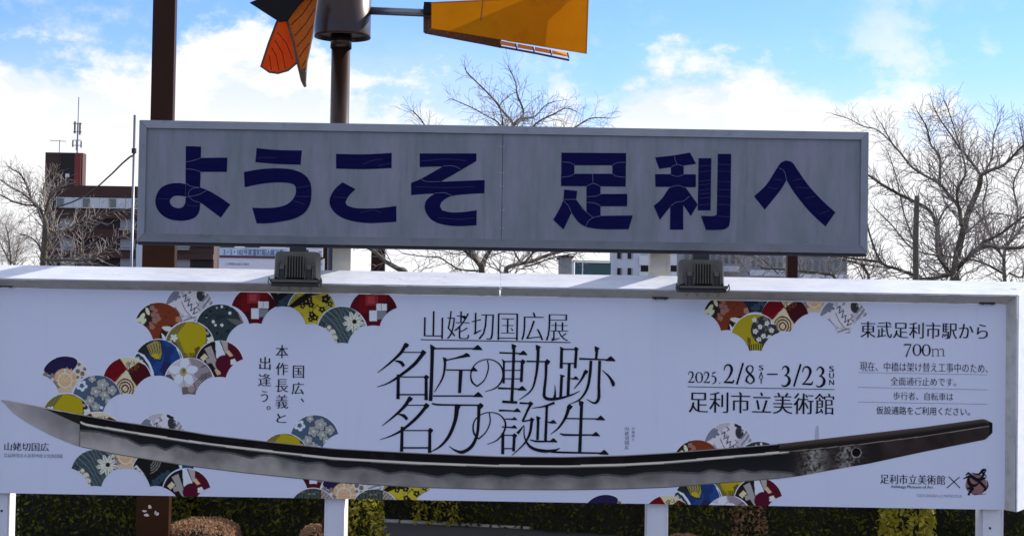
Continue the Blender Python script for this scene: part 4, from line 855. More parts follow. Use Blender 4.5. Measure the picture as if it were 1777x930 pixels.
for (pa,pb,lab,Yq,zz) in ((560,577,'narrow dark brown post directly left of the first cream upright under the grey sign',9.5,4.6),(645,668,'dark brown square post with a branch crossing before it, right of the first cream upright',10.5,4.6),(1365,1383,'rust brown post seen under the grey sign, right of the right floodlight',9.8,4.6)):
    t, a, b = sqpost('square_post',lab,pa,pb,450,Yq,.2,0,zz); hw = (b-a)/2
    m_ = MB(); m_.box(-hw,hw,-hw,hw,0,zz); m_.build('shaft', M['brown'], t, bevel=.006)
    m_ = MB(); m_.box(-hw-.04,hw+.04,-hw-.04,hw+.04,0,.02); m_.build('base_plate', M['brown'], t)

YV = 1.9
pc = P(591,120,YV); vane = thing('wind_sculpture','bronze pole and drum with orange wing panels and a long ochre tail on an arm','sculpture',loc=(pc.x,YV,0))
def V(o): o.matrix_parent_inverse = vane.matrix_world.inverted(); return o
sV = 2700/16.9
rp = 17.5/sV; zd0 = Z(596,66,YV); zt_ = Z(596,0,YV)+.45
m_ = MB(); m_.tube([(pc.x,YV,0),(pc.x,YV,zd0-.12)],rp*.94,32); V(m_.build('pole', M['bronze'], vane, smooth=False))
m_ = MB(); m_.tube([(pc.x,YV,zd0-.12),(pc.x,YV,zd0+.02)],rp*1.06,32); V(m_.build('collar', M['bronze'], vane))
rd = 49/sV; xd = X(595,30,YV)
m_ = MB(); n = 48
prof = [(rd*.55,zd0-.0),(rd*.93,zd0-.015),(rd,zd0+.0),(rd,zt_)]
for i in range(len(prof)-1):
    pass
vs = []; fs = []
for j,(r_,z_) in enumerate([(0.001,zd0+.03),(rd*.9,zd0+.03),(rd*.96,zd0),(rd,zd0),(rd,zd0+.03),(rd,zt_),(0.001,zt_)]):
    for i in range(n): a = 2*math.pi*i/n; vs.append((xd+r_*math.cos(a),YV+r_*math.sin(a),z_))
for j in range(6):
    for i in range(n): fs.append((j*n+i,j*n+(i+1)%n,(j+1)*n+(i+1)%n,(j+1)*n+i))
m_.add(vs,fs); V(m_.build('drum', M['bronze'], vane))
for nme in ('pole','collar','drum'): pass
for o in vane.children:
    for pl in o.data.polygons: pl.use_smooth = abs(pl.normal.z) < .5
Ya = YV-.1
m_ = MB(); m_.tube([P(636,19,YV),P(700,21.5,YV-.05),P(762,24,YV-.1)],6.8/sV,20); V(m_.build('arm', M['steel'], vane, smooth=True))
# tail: front ochre panel, hidden back panel that shades it, lattice between
def plate(pts, Y0, Y1, name, m, bev=.003, sheet=False):
    q = [(P(x,y,Y0).x,P(x,y,Y0).z) for x,y in pts]; m_ = MB()
    if sheet:            # rolled sheet held in its frame: one translucent surface
        tr = tessellate_polygon([[Vector((a,b,0)) for a,b in q]]); m_.add([(a,Y0,b) for a,b in q], [tuple(t) for t in tr]); return V(m_.build(name,m,vane))
    m_.prism(q,Y0,Y1); return V(m_.build(name,m,vane,bevel=bev))
    q = [(P(x,y,Y0).x,P(x,y,Y0).z) for x,y in pts]; m_ = MB(); m_.prism(q,Y0,Y1); return V(m_.build(name,m,vane,bevel=bev))
plate([(749,5),(860,0),(935,-6),(1022,-14),(1021,0),(1018,93.5),(930,79),(800,57),(749,50)],YV-.28,YV-.26,'tail_panel',M['ochre'],sheet=True)
edge = [(749,5),(860,0),(935,-6),(1022,-14),(1021,0),(1018,93.5),(930,79),(800,57),(749,50),(749,5)]
m_ = MB(); m_.tube([P(x,y,YV-.275) for x,y in edge],.006,5); V(m_.build('panel_edge',M['ochre_edge'],vane))
plate([(737,12),(752,8),(758,44),(800,50),(850,58),(870,62),(870,84),(850,80),(800,70),(737,57)],YV-.02,YV-.00,'tail_back_frame',M['rust'])
plate([(850,16),(985,-40),(1060,-40),(1016,0),(1008,92),(880,72)],YV+.02,YV+.03,'tail_shadow_panel',M['ochre_in'])  # hidden panel, outline cut so its shadow crosses the front panel diagonally
m_ = MB()
fpts = [(737,57),(800,69),(870,82),(930,93),(988,105)]
m_.tube([P(x,y,YV-.01) for x,y in fpts],.012,6); m_.tube([P(737,11,YV-.02),P(737,57,YV-.02)],.016,6)
V(m_.build('lattice_rail', M['rust'], vane))
for i in range(9):
    x = 745+i*30; y = 58+i*5.2; m_ = MB(); m_.tube([P(x,y-7,YV-.25),P(x+2,y+1,YV-.01)],.008,5); V(m_.build('lattice_strut', M['rust'], vane))
for i in range(4):
    x = 868+i*30; y = 71+i*5.4; pa = [P(x,y,YV-.24),P(x+27,y+5,YV-.24),P(x+27,y+12,YV-.03),P(x,y+7,YV-.03)]
    m_ = MB(); m_.add(pa,[(0,1,2,3)]); V(m_.build('amber_pane', M['ochre_in'], vane))
m_ = MB(); m_.box(*sorted((X(737,20,YV),X(751,20,YV))),YV-.2,YV+.1,Z(744,31,YV),Z(744,10,YV)); V(m_.build('arm_socket', M['black'], vane, bevel=.004))
m_ = MB(); m_.tube([P(838,1,YV-.283),P(836,20,YV-.283),P(834,37,YV-.283)],.004,5); V(m_.build('panel_joint', M['rust'], vane))
# wings
W1_ = [(536,-12),(553,-12),(551.8,0),(543,62),(533,109),(530.7,150),(528,151),(524,140),(517,111),(508.5,72),(497.5,35),(502,27)]
W2_ = [(479,37),(466,76),(453,116),(456,120),(467.6,125.5),(482.5,127.5),(499.8,122.6),(515.9,109),(511,78),(498,46),(490,36)]
plate([(498,35),(502,27),(536,-12),(553,-12),(543,62),(533,109),(530,128),(522,122),(517,111),(508.5,72)],YV-.35,YV-.342,'wing_panel',M['flame2'],0,sheet=True)
plate([(480,36),(466,76),(453,116),(467.6,125.5),(482.5,127.5),(499.8,122.6),(515.9,109),(511,80),(498,36)],YV-.28,YV-.272,'wing_panel',M['flame'],0,sheet=True)
def edge_tube(pts, Y, r_, name='wing_edge', m=M['rust']):
    m_ = MB(); m_.tube([P(x,y,Y) for x,y in pts],r_,6); return V(m_.build(name,m,vane))
edge_tube([(536,-12),(502,27),(497.5,35),(508.5,72),(517,111),(524,140),(529.5,151)],YV-.35,.014)
edge_tube([(553,-12),(543,62),(533,109),(530,150)],YV-.35,.006,m=M['lead'])
edge_tube([(481,37),(466,76),(453,116),(467.6,125.5),(482.5,127.5),(499.8,122.6),(515.9,109)],YV-.28,.012)
plate([(520,122),(530,118),(531.5,151),(527,151)],YV-.355,YV-.338,'wing_tip',M['rust'],0)
for a_ in ([(505,44),(525,25),(546,-6)],[(511,63),(530,42),(546,16)],[(515,82),(532,62),(543,44)],[(519,100),(530,84),(537,75)],[(524,117),(531,104)]): edge_tube(a_,YV-.356,.004,'wing_vein',M['black'])
for a_ in ([(481,56),(497,76),(508,104)],[(477,70),(490,92),(495,120)],[(472,84),(480,100),(484,123)],[(467,97),(469,110),(471,122)]): edge_tube(a_,YV-.286,.004,'wing_vein',M['black'])
plate([(433,5),(445,0),(470,-14),(545,-14),(519,6),(498,36),(484,38)],YV-.45,YV-.40,'dark_fin',M['black'])

# thin pole and cable by the sign's left edge
Yt = 4.4; q = P(234,200,Yt); t = thing('thin_pole','thin grey pole standing just behind the left edge of the grey sign','pole',loc=(q.x,Yt,0))
m_ = MB(); m_.tube([(0,0,0),(0,0,q.z)],.016,10); m_.build('shaft',M['steel'],t,smooth=True); m_ = MB(); zz = Z(234,262,Yt); m_.tube([(0,0,zz-.03),(0,0,zz+.03)],.03,10); m_.build('cable_clip',M['lamp_dark'],t)
m_ = MB(); cab = [(232,270),(226,272),(213,283),(195,301),(172,322),(150,339),(125,351),(97,360),(60,371)]
cp = [P(x,y,Yt+i*1.5) for i,(x,y) in enumerate(cab)]; m_.tube(cp,.014,6)
o = m_.build('cable',M['lamp_dark']); o['label'] = 'dark cable sagging from the thin grey pole towards the brown tower block'; o['category'] = 'cable'
for xq in (376.5,380):
    pass

# ------------------------------------------------------------------ trees
class Tree:
    def __init__(s, name, label, Y, seed, group='bare winter trees behind the signs'):
        s.Y = Y; s.t = None; s.rs = random.Random(seed); s.label = label; s.group = group; s.name = name
        s.tw = MB(); s.nt = 0; s.sc = F/(Y+15); s.limbs = []
    def limb(s, pts, w0, w1, yoff=0, dens=1.0, L0=.66, spawn=True, up=.35, slack=.25):
        n = len(pts); y = 0; ps = []
        for i,(x,yy) in enumerate(pts):
            y += s.rs.uniform(-slack,slack); ps.append(P(x,yy,s.Y+yoff+y*(1 if i else 0)))
        # smooth
        fine = []
        for i in range(n-1):
            p0 = ps[max(i-1,0)]; p1 = ps[i]; p2 = ps[i+1]; p3 = ps[min(i+2,n-1)]
            for k_ in range(5):
                t = k_/5; fine.append(.5*((2*p1)+(p2-p0)*t+(2*p0-5*p1+4*p2-p3)*t*t+(3*p1-p0-3*p2+p3)*t**3))
        fine.append(ps[-1]); m = len(fine)
        rad = [((w0+(w1-w0)*(i/(m-1))**.8)/2/s.sc) for i in range(m)]
        s.limbs.append((fine,rad))
        if spawn:
            Lt = sum((b-a).length for a,b in zip(fine,fine[1:])); step = .058/dens; acc = s.rs.uniform(0,step); side = 1
            for i in range(1,m):
                acc += (fine[i]-fine[i-1]).length
                while acc > step:
                    acc -= step; d_ = (fine[i]-fine[i-1]).normalized(); side = -side
                    f = i/m; s.grow(fine[i], d_, L0*(1.05-.5*f)*s.rs.uniform(.5,1.25), rad[i]*.45, 0, side, up)
            s.grow(fine[-1], (fine[-1]-fine[-2]).normalized(), L0*.4, rad[-1], 0, 0, up)
    def grow(s, p, d_, Ln, r_, depth, side, up):
        if Ln < .10 or s.nt > 14000: return
        rs = s.rs; a = R(rs.uniform(28,62))*side if side else R(rs.uniform(-12,12))
        # turn mostly within the picture-facing plane plus depth scatter
        axis = Vector((0,1,0)) + Vector((rs.uniform(-.5,.5),0,rs.uniform(-.5,.5)))
        d2 = Matrix.Rotation(a,3,axis.normalized()) @ d_; d2 += Vector((rs.uniform(-.15,.15),rs.uniform(-.45,.45),rs.uniform(0,.2))); d2.normalize()
        n = max(3,int(Ln/.11)); n = min(n,9); pts = [p]; q = p.copy(); rr = [max(.0036,min(r_,.006+Ln*.012))]
        nodes = []
        for i in range(n):
            d2 = d2+Vector((rs.gauss(0,.21),rs.gauss(0,.14),rs.gauss(0,.19)+up*.13)); d2.normalize()
            q = q+d2*(Ln/n); pts.append(q.copy()); rr.append(max(.0028,rr[0]*(1-.75*(i+1)/n))); nodes.append((q.copy(),d2.copy(),(i+1)/n))
        s.tw.tube(pts, rr, 4 if rr[0] > .009 else 3, cap=False); s.nt += 1
        if depth < 3:
            sd_ = 1 if rs.random() < .5 else -1
            for (q,dd,f) in nodes[:-1] if n > 3 else nodes:
                if rs.random() < .86:
                    sd_ = -sd_; s.grow(q, dd, Ln*rs.uniform(.32,.60)*(1.15-.5*f), rr[0]*.6, depth+1, sd_, up)
    def build(s):
        b = s.limbs[0][0][0]; t = thing(s.name, s.label, 'tree', s.group, loc=(b.x,b.y,0)); s.t = t
        for i,(f,r_) in enumerate(s.limbs):
            m_ = MB()
            if i == 0 and f[0].z > .05: f = [Vector((f[0].x-.05,f[0].y,-.02))]+f; r_ = [r_[0]*1.35]+r_
            m_.tube(f, r_, 10 if r_[0] > .04 else 7)
            o = m_.build('trunk' if i == 0 else 'limb', M['bark'], t, smooth=True); o.matrix_parent_inverse = t.matrix_world.inverted()
        o = s.tw.build('twigs', M['twig'], t, kind='stuff'); o.matrix_parent_inverse = t.matrix_world.inverted()
        return t
r8 = lambda x,y: (1480+x/2.6566, 150+y/2.6566)
def q8(*a): return [r8(*p) for p in a]
T = Tree('bare_tree','large spreading bare tree right of the grey sign with thick forked mossy limbs',12,11)
T.limb(q8((465,1100),(470,890),(478,800),(490,740),(530,590),(580,470),(590,410)),19,8,dens=.7)
T.limb(q8((590,410),(640,385),(700,360),(789,270),(860,230),(940,150)),7,2.5,dens=1.3)
T.limb(q8((590,410),(540,340),(490,280),(450,220),(400,150),(370,90)),6,1.8,dens=1.5,yoff=.3)
T.limb(q8((500,640),(490,560),(450,510),(400,450),(330,410),(270,370),(230,320),(180,260),(130,170)),8,1.8,dens=1.3,yoff=-.4)
T.limb(q8((180,260),(110,200),(50,185),(-20,150),(-85,130)),2.2,1.3,dens=1.4,yoff=-.4,L0=.4)
T.limb(q8((400,450),(402,390),(400,320),(360,270),(340,190),(300,120)),6,1.8,dens=1.5,yoff=-.4)
T.limb(q8((440,860),(410,790),(385,640),(350,570),(280,530),(200,490),(130,450),(80,415),(20,380)),9,3.5,dens=1.1,yoff=.5)
T.limb(q8((460,860),(400,800),(385,720),(390,640),(440,550),(520,530)),6,2,dens=1.2,yoff=-.5)
T.limb(q8((480,840),(530,790),(600,740),(700,745),(789,740),(900,700)),9,5,dens=1.2,yoff=-.3)
T.limb(q8((560,770),(600,720),(680,680),(789,600),(900,560)),7,3,dens=1.4,yoff=-.6)
T.limb(q8((490,700),(540,660),(600,610),(650,585),(740,600)),4.5,2,dens=1.4,yoff=.5)
T.limb(q8((470,860),(430,870),(330,890),(280,870),(200,840),(130,810),(80,690),(60,600)),10,2.5,dens=1.2,yoff=.2)
T.limb(q8((130,810),(60,800),(-20,790),(-90,770),(-200,750)),6,2,dens=1.0,yoff=.2,up=0)
T.limb(q8((490,560),(480,480),(520,400),(500,300),(470,200),(430,80)),4.5,1.6,dens=1.5,yoff=-.8)
T.limb(q8((600,410),(640,330),(650,230),(680,150)),4,1.5,dens=1.5,yoff=.8)
T.build()
T = Tree('bare_tree','second bare tree filling the gaps at the far right with finer twigs',17,23)
T.limb(q8((720,1100),(700,890),(700,760),(740,700),(789,640)),8,4,dens=.9)
T.limb(q8((700,800),(640,700),(600,560),(620,440),(580,330)),5,1.6,dens=1.4)
T.limb(q8((700,760),(760,600),(740,450),(789,330),(770,180)),5,1.6,dens=1.4)
T.limb(q8((690,860),(560,800),(300,760),(180,640),(100,560)),5,1.6,dens=1.2)
T.limb(q8((720,860),(780,880),(789,820)),4,2)
T.limb(q8((300,760),(240,600),(200,420),(160,300)),3.5,1.4,dens=1.4)
T.limb(q8((640,700),(560,560),(440,420),(380,300)),3.5,1.4,dens=1.4)
T.build()
T = Tree('pollarded_trunk','upright pruned trunk with cut top, left of the big bare tree',10,5,group=None)
T.limb(q8((292,1100),(291,890),(290,700),(293,600),(296,505)),12,9,dens=.5,L0=.5,slack=.03)
T.build()
r6 = lambda x,y: (620+x/4.0386, y/4.0386)
def q6(*a): return [r6(*p) for p in a]
T = Tree('bare_tree','bare tree whose upper branches fan out above the middle of the grey sign',12,31)
T.limb([(836,560),(836,472),(834,455)],13,10,spawn=False)
T.limb([(834,462),(822,447),(806,432),(800,400),(840,320),(870,260)]+q6((1090,885),(1010,770),(950,690),(850,590),(770,510),(755,465)),8.5,1.5,dens=1.1,L0=.56)
T.limb([(836,462),(828,450),(818,437),(806,425),(790,380),(770,330),(750,270),(739,222)]+q6((400,790),(375,780)),8,1.6,dens=1.1,yoff=.6,L0=.56)
T.limb([(838,462),(842,448),(852,428),(858,380),(875,300),(890,222)]+q6((1165,800),(1120,660),(1110,580),(1060,470)),10,1.5,dens=1.1,yoff=-.4,L0=.56)
T.limb([(858,380),(860,320),(870,260)]+q6((1000,880),(900,810),(790,750),(660,695)),5,1.5,dens=1.2,yoff=.5,L0=.56)
T.limb([(875,300),(885,250)]+q6((1100,870),(1150,835),(1240,820),(1320,740),(1390,710)),5,1.5,dens=1.2,yoff=.2,L0=.56)
T.limb([(875,300),(905,250)]+q6((1250,870),(1380,800),(1460,760),(1530,780)),5,1.5,dens=1.2,yoff=-.5,L0=.56)
T.limb([(880,320),(930,280),(970,240)]+q6((1540,885),(1640,830),(1777,830)),5,1.5,dens=1.2,yoff=.8,L0=.56)
T.limb([(880,290),(870,250)]+q6((1020,860),(1000,740),(1060,680)),3.5,1.4,dens=1.3,yoff=-.8,L0=.56)
T.limb([(838,470),(800,468),(780,458),(762,447),(735,445),(700,440)],4,1.6,dens=.9,up=.1)
T.build()
T = Tree('bare_tree','low bare tree with a dark crooked limb seen under the middle of the grey sign',11,37)
T.limb([(876,560),(878,476),(884,463),(905,457),(925,453),(950,443),(985,433),(1010,424)],9,4.5,dens=.8,up=.2)
T.limb([(905,457),(898,447),(890,430)],4,2.5,dens=.7,up=.1); T.limb([(909,457),(920,445),(928,433),(934,425)],4,2.5,dens=.7,up=.1)
T.limb([(910,463),(930,458),(960,447),(1000,440)],3.5,2,dens=1,up=.1,yoff=.4)
T.build()
T = Tree('bare_tree','slanting brown branch of a bare tree crossing the gap beside the square post',9,41)
T.limb([(720,560),(706,478),(690,466),(668,453),(650,437),(636,428),(615,415)],11,5,dens=.6,L0=.5); T.limb([(636,428),(620,426),(604,425)],2.5,1.3,dens=1,L0=.4)
T.build()
T = Tree('bare_tree','bare tree with several stems in the gap below the letter at the right floodlight',14,43)
T.limb([(1452,560),(1450,486),(1430,475),(1405,472),(1380,470),(1355,467),(1320,465)],6,3,dens=.9,up=.1)
T.limb([(1450,500),(1505,487),(1497,462),(1482,455),(1460,450),(1440,443)],7,3,dens=1.1,up=.1)
T.limb([(1482,455),(1520,462),(1545,466)],5,2,dens=1.2,up=.1); T.limb([(1390,470),(1385,455),(1375,440),(1366,428)],3.5,2,dens=1)
T.limb([(1300,475),(1285,455),(1270,440),(1262,425)],2.5,1.4,dens=1.3); T.limb([(1350,475),(1330,455),(1310,445),(1285,442)],2.5,1.4,dens=1.3)
T.build()
r7 = lambda x,y: (x/2.657, 150+y/2.657)
def q7(*a): return [r7(*p) for p in a]
T = Tree('bare_tree','gnarled bare tree in front of the brown tower block at the left edge',14,51)
T.limb(q7((205,1050),(200,820),(210,640),(195,600),(180,560)),14,7,dens=.9,L0=.6)
T.limb(q7((180,560),(150,530),(130,470),(110,430),(90,400),(60,385),(40,370)),5.5,1.8,dens=1.5,L0=.55)
T.limb(q7((185,570),(160,550),(110,545),(60,530),(0,500),(-60,480)),4.5,2,dens=1.2,L0=.5)
T.limb(q7((150,530),(100,490),(60,470),(0,430),(-40,410)),4,1.6,dens=1.4,L0=.5)
T.limb(q7((210,650),(250,670),(290,670),(360,630),(440,600),(520,580),(620,560)),6,1.8,dens=1.3,L0=.5)
T.limb(q7((215,600),(215,560),(235,500),(270,460),(300,430)),7,1.6,dens=1.8,L0=.4)
T.limb(q7((205,780),(230,700),(240,600),(215,520),(190,480)),8,2,dens=2.0,L0=.4,yoff=.3)
T.limb(q7((210,560),(200,480),(220,420),(260,400)),4,1.4,dens=2,L0=.5,yoff=.2)
T.limb(q7((300,840),(330,800),(380,760),(380,700),(380,640),(410,590)),5,1.6,dens=1.6,L0=.45,yoff=-.4)
T.limb(q7((210,800),(300,800),(410,800),(480,760),(530,710),(615,660)),5,2,dens=1.5,L0=.45,yoff=-.4)
T.limb(q7((190,760),(170,720),(130,690),(90,680)),4,1.5,dens=1.2,L0=.5)
T.build()
T = Tree('bare_tree','small faint bare tree low at the far left edge behind the gnarled one',40,57)
T.limb(q7((60,1000),(50,820),(40,700),(25,640)),4,1.2,dens=.8,L0=1.5); T.limb(q7((50,820),(0,720),(-20,660)),3,1,dens=.8,L0=1.4); T.limb(q7((52,860),(80,760),(90,700)),3,1,dens=.8,L0=1.2)
T.build()

# ------------------------------------------------------------------ buildings
def bbox(px0_,py1,px1_,py0_,Y): return X(px0_,(py0_+py1)/2,Y), X(px1_,(py0_+py1)/2,Y), Z((px0_+px1_)/2,py0_,Y), Z((px0_+px1_)/2,py1,Y)
YA = 225
ap = thing('apartment_block','dark brown apartment block with a stair tower and rows of balconies, left background','building',loc=(X(150,400,YA),YA,0))
def AP(o): o.matrix_parent_inverse = o.parent.matrix_world.inverted(); return o
x0,x1,_,z1 = bbox(76,265,141,500,YA+1); m_ = MB(); m_.box(x0,x1,YA+1,YA+3,0,z1); AP(m_.build('stair_tower',M['apt_brown'],ap))
m_ = MB(); xa,xb = X(106,300,YA+1),X(129,300,YA+1); m_.box(xa,xb,YA+.8,YA+.997,0,z1-.1); AP(m_.build('tower_recess',M['apt_dark'],ap))
m_ = MB(); xa,xb = X(129.5,300,YA+1),X(140.5,300,YA+1); m_.box(xa,xb+.02,YA+.75,YA+.997,0,z1-.05); AP(m_.build('red_strip',M['apt_red'],ap))
m_ = MB(); q = P(118,305,YA+1); m_.box(q.x-.28,q.x+.28,YA+.6,YA+.79,q.z-.28,q.z+.28); AP(m_.build('tower_light',M['win_white'],ap))
xL,xR = X(93,400,YA),X(372,400,YA); zr_ = Z(230,324,YA)
m_ = MB(); m_.box(xL,xR,YA,YA+.74,0,zr_); AP(m_.build('wall',M['apt_brown'],ap))
m_ = MB(); m_.box(x1+.1,xR,YA+.75,YA+12,0,zr_-.3); AP(m_.build('rear_wing',M['apt_brown'],ap))
m_ = MB(); m_.box(xL-.1,xR+.1,YA-.35,YA+.745,zr_-1.75,zr_+.02); AP(m_.build('roof_band',M['apt_brown'],ap))
# sunroom row
za,zb_ = Z(200,362,YA),Z(200,344,YA)
npan = 18
for i in range(npan):
    a = xL+.3+(xR-xL-.6)*i/npan; b = xL+.3+(xR-xL-.6)*(i+1)/npan
    m_ = MB(); m_.box(a+.03,b-.03,YA-.22,YA-.05,za,zb_); f = AP(m_.build('window',M['win_white'],ap))
    m_ = MB(); m_.box(a+.12,b-.12,YA-.26,YA-.221,za+.12,zb_-.12); o = m_.build('pane',M['pale_wall'] if i%3 else M['glass'],f); o.matrix_parent_inverse = (f.parent.matrix_world@f.matrix_parent_inverse).inverted() if False else Matrix.Translation(-f.parent.location)@Matrix.Identity(4) if False else Matrix.Identity(4)
fl_h = 34.0
for r_ in range(0,6):
    yt, ybm = 378+fl_h*r_, 396+fl_h*r_
    m_ = MB(); zz = Z(230,372+fl_h*r_,YA); m_.box(xL-.02,xR+.02,YA-.7,YA-.001,zz-.75,zz); AP(m_.build('floor_band',M['apt_brown'],ap))
    cols = [(105,130,0),(135,160,1),(170,208,1),(209,235,0),(238,262,0),(268,300,1),(305,330,0),(335,366,1)]
    for (a_,b_,k2_) in cols:
        xa,xb,z0_,z1_ = bbox(a_,yt,b_,ybm,YA)
        m_ = MB(); m_.box(xa,xb,YA-.12,YA-.002,z0_,z1_); f = AP(m_.build('window',M['apt_dark'] if k2_ else M['grey_wall'],ap))
        if not k2_:
            m_ = MB(); m_.box(xa-.05,xb+.05,YA-.9,YA-.75,z0_-.35,z0_-.1); AP(m_.build('balcony_rail',M['grey_wall'],ap))
m_ = MB(); xa,xb,z0_,z1_ = bbox(237,424,250,520,YA-1); m_.box(xa,xb,YA-1.6,YA-1,0,z1_); AP(m_.build('pale_column',M['pale_wall'],ap))
# antennas on the tower
q = P(103,262,YA+2); t = thing('television_antenna','small thin television aerial on the roof of the brown tower','antenna',loc=(q.x,q.y,z1)); s_ = F/(YA+17)
m_ = MB(); m_.tube([(0,0,-.02),(0,0,2.0)],.07,6); m_.build('mast',M['steel'],t); m_ = MB(); m_.tube([(-1.5,0,1.95),(1.0,0,1.85)],.05,5)
for i in range(6): m_.tube([(-1.4+i*.45,-.5,1.94-i*.02),(-1.4+i*.45,.5,1.94-i*.02)],.03,4)
m_.build('elements',M['steel'],t)
q = P(134,262,YA+2); t = thing('radio_mast','tall thin radio mast with panel antennas on the roof of the brown tower','antenna',loc=(q.x,q.y,z1))
m_ = MB(); m_.tube([(0,0,-.02),(0,0,4.8)],.14,6); m_.tube([(.02,0,4.8),(.05,0,8.8)],.07,5); m_.build('mast',M['steel'],t)
for (a_,z_,h_) in ((-.45,3.1,1.9),(.35,2.9,1.9),(-.7,1.0,1.0),(.6,.9,1.0),(-.1,.5,1.6)):
    m_ = MB(); m_.box(a_-.12,a_+.12,-.1,.1,z_,z_+h_); m_.build('panel_antenna',M['grey_wall'] if z_ < 2 else M['lamp'],t); 
m_ = MB()
for z_ in (1.2,2.0,3.3,4.6): m_.box(-.75,.65,-.05,.05,z_,z_+.1)
m_.build('crossbar',M['lamp'],t)

# pale apartment, right gap
YW = 260
pa = thing('pale_apartment','pale grey apartment building with white balconies in the gap left of the right floodlight','building',loc=(X(1120,460,YW),YW,0))
x0,x1,_,z1 = bbox(1064,430,1112,500,YW); m_ = MB(); m_.box(x0,x1,YW,YW+10,0,z1+4); AP(m_.build('wall',M['pale_wall'],pa))
x0,x1,_,_ = bbox(1112.3,430,1200,500,YW); m_ = MB(); m_.box(x0,x1,YW+1.2,YW+10,0,z1+4); AP(m_.build('recessed_wall',M['pale_wall'],pa))
for r_ in range(6):
    for cxp in (1074,1092):
        xa,xb,z0_,z1_ = bbox(cxp-3,437+28*r_,cxp+3,449+28*r_,YW); m_ = MB(); m_.box(xa,xb,YW-.1,YW-.002,z0_,z1_); AP(m_.build('window',M['apt_dark'],pa))
        m_ = MB(); m_.box(xb+.02,xb+.28,YW-.15,YW-.002,z0_,z1_); AP(m_.build('shutter',M['grey_wall'],pa))
    for (a_,b_) in ((1109,1127),(1164,1182)):
        xa,xb,z0_,z1_ = bbox(a_,444+28*r_,b_,460+28*r_,YW); m_ = MB(); m_.box(xa,xb,YW-.4,YW-.2,z0_,z1_); AP(m_.build('balcony_front',M['win_white'],pa))
        m_ = MB(); m_.box(xa+.1,xb-.1,YW+.9,YW+1.19,z0_-1.1,z0_-.05); AP(m_.build('window',M['apt_dark'],pa))
# teal netting frame
YT = 60
tn = thing('teal_screen','dark teal screen in a white frame in the gap under the grey sign','screen',loc=(X(1027,462,YT),YT,0))
x0,x1,z0_,z1_ = bbox(994,452,1060,500,YT); m_ = MB(); m_.box(x0+.1,x1,YT+.05,YT+.1,0,z1_-.1); AP(m_.build('panel',M['teal'],tn))
m_ = MB(); m_.box(x0-.05,x0+.06,YT-.05,YT+.2,0,z1_); AP(m_.build('frame_post',M['win_white'],tn)); m_ = MB(); m_.box(x0+.061,x1,YT-.05,YT+.2,z1_-.08,z1_); AP(m_.build('frame_beam',M['win_white'],tn))
m_ = MB(); xx_ = X(1011,460,YT); m_.box(xx_-.03,xx_+.03,YT-.06,YT+.04,0,z1_-.09); AP(m_.build('frame_post',M['win_white'],tn))
gb = thing('grey_house','low dark grey house wall left of the teal screen','building',loc=(X(982,460,62),62,0))
x0,x1,_,z1_ = bbox(973,447,992,500,62); m_ = MB(); m_.box(x0,x1,62,66,0,z1_); AP(m_.build('wall',M['grey_wall'],gb)); m_ = MB(); m_.box(x0-.1,x1+.1,61.8,66.2,z1_+.002,z1_+.1); AP(m_.build('roof',M['apt_dark'],gb))
# grey town blocks behind the right floodlight
for (a_,b_,tp,Yb,lab,mm) in ((1186,1300,434,180,'long grey building with window bands behind the right floodlight','grey_wall'),(1300,1372,440,170,'mid grey house block right of the floodlight','grey_wall'),(1386,1470,444,150,'grey house with white balcony rail near the right end of the gap','grey_wall')):
    x0,x1,_,z1_ = bbox(a_,tp,b_,500,Yb); t = thing('town_building',lab,'building',loc=((x0+x1)/2,Yb,0)); m_ = MB(); m_.box(x0,x1,Yb,Yb+8,0,z1_); AP(m_.build('wall',M[mm],t))
    m_ = MB(); m_.box(x0-.2,x1+.2,Yb-.4,Yb+8.3,z1_+.003,z1_+.3); AP(m_.build('roof',M['pale_wall'],t))
    hpx = .0
    n = int((b_-a_)/11)
    for r_ in range(4):
        zz = z1_-1.6-2.9*r_
        if zz < 1: break
        for i in range(n):
            xa = x0+(x1-x0)*(i+.25)/n; xb = x0+(x1-x0)*(i+.75)/n; m_ = MB(); m_.box(xa,xb,Yb-.1,Yb-.003,zz,zz+1.1); AP(m_.build('window',M['glass'],t))
        m_ = MB(); m_.box(x0,x1,Yb-.9,Yb-.6,zz-1.1,zz-.4); AP(m_.build('balcony_rail',M['win_white'] if a_ > 1300 else M['pale_wall'],t))

# construction notice boards in the left gap
YN = 4.2
nb = thing('notice_board','pale blue and white road works notice board with dark lettering, left of the first floodlight','sign',loc=(X(450,445,YN),YN,0))
def NB(o): o.matrix_parent_inverse = nb.matrix_world.inverted(); return o
def panel(a_,t_,b_,bt_,m,name,yo=0,th=.02):
    x0,x1 = X(a_,(t_+bt_)/2,YN),X(b_,(t_+bt_)/2,YN); z1_,z0_ = Z((a_+b_)/2,t_,YN),Z((a_+b_)/2,bt_,YN); m_ = MB(); m_.box(x0,x1,YN-yo,YN-yo+th,z0_,z1_); return NB(m_.build(name,m,nb))
panel(381,429,497,446,M['board_blue'],'blue_panel'); panel(380,447.5,562,505,M['board_white'],'white_panel'); panel(381,444.5,560,448.5,M['board_line'],'maroon_strip',.012,.01)
panel(381,415,560,428.5,M['board_white'],'upper_panel'); panel(381.5,426,407,429.5,M['board_green'],'green_strip',.006,.005); panel(425,426,451,429.5,M['board_green'],'green_strip',.006,.005)
panel(497.3,429,560,446,M['board_white'],'side_panel')
text('3・5・102号家富町堀込線工事',388,432,492,443.5,Y=YN,dy=.004,m=M['board_text'],parent=nb,thin=0,fat=.012,n=2,name='board_lettering')
text('この時間のお知らせ案内',391,456,432,460.5,Y=YN,dy=.004,m=M['board_text'],parent=nb,thin=0,fat=.0,n=1,name='board_lettering')
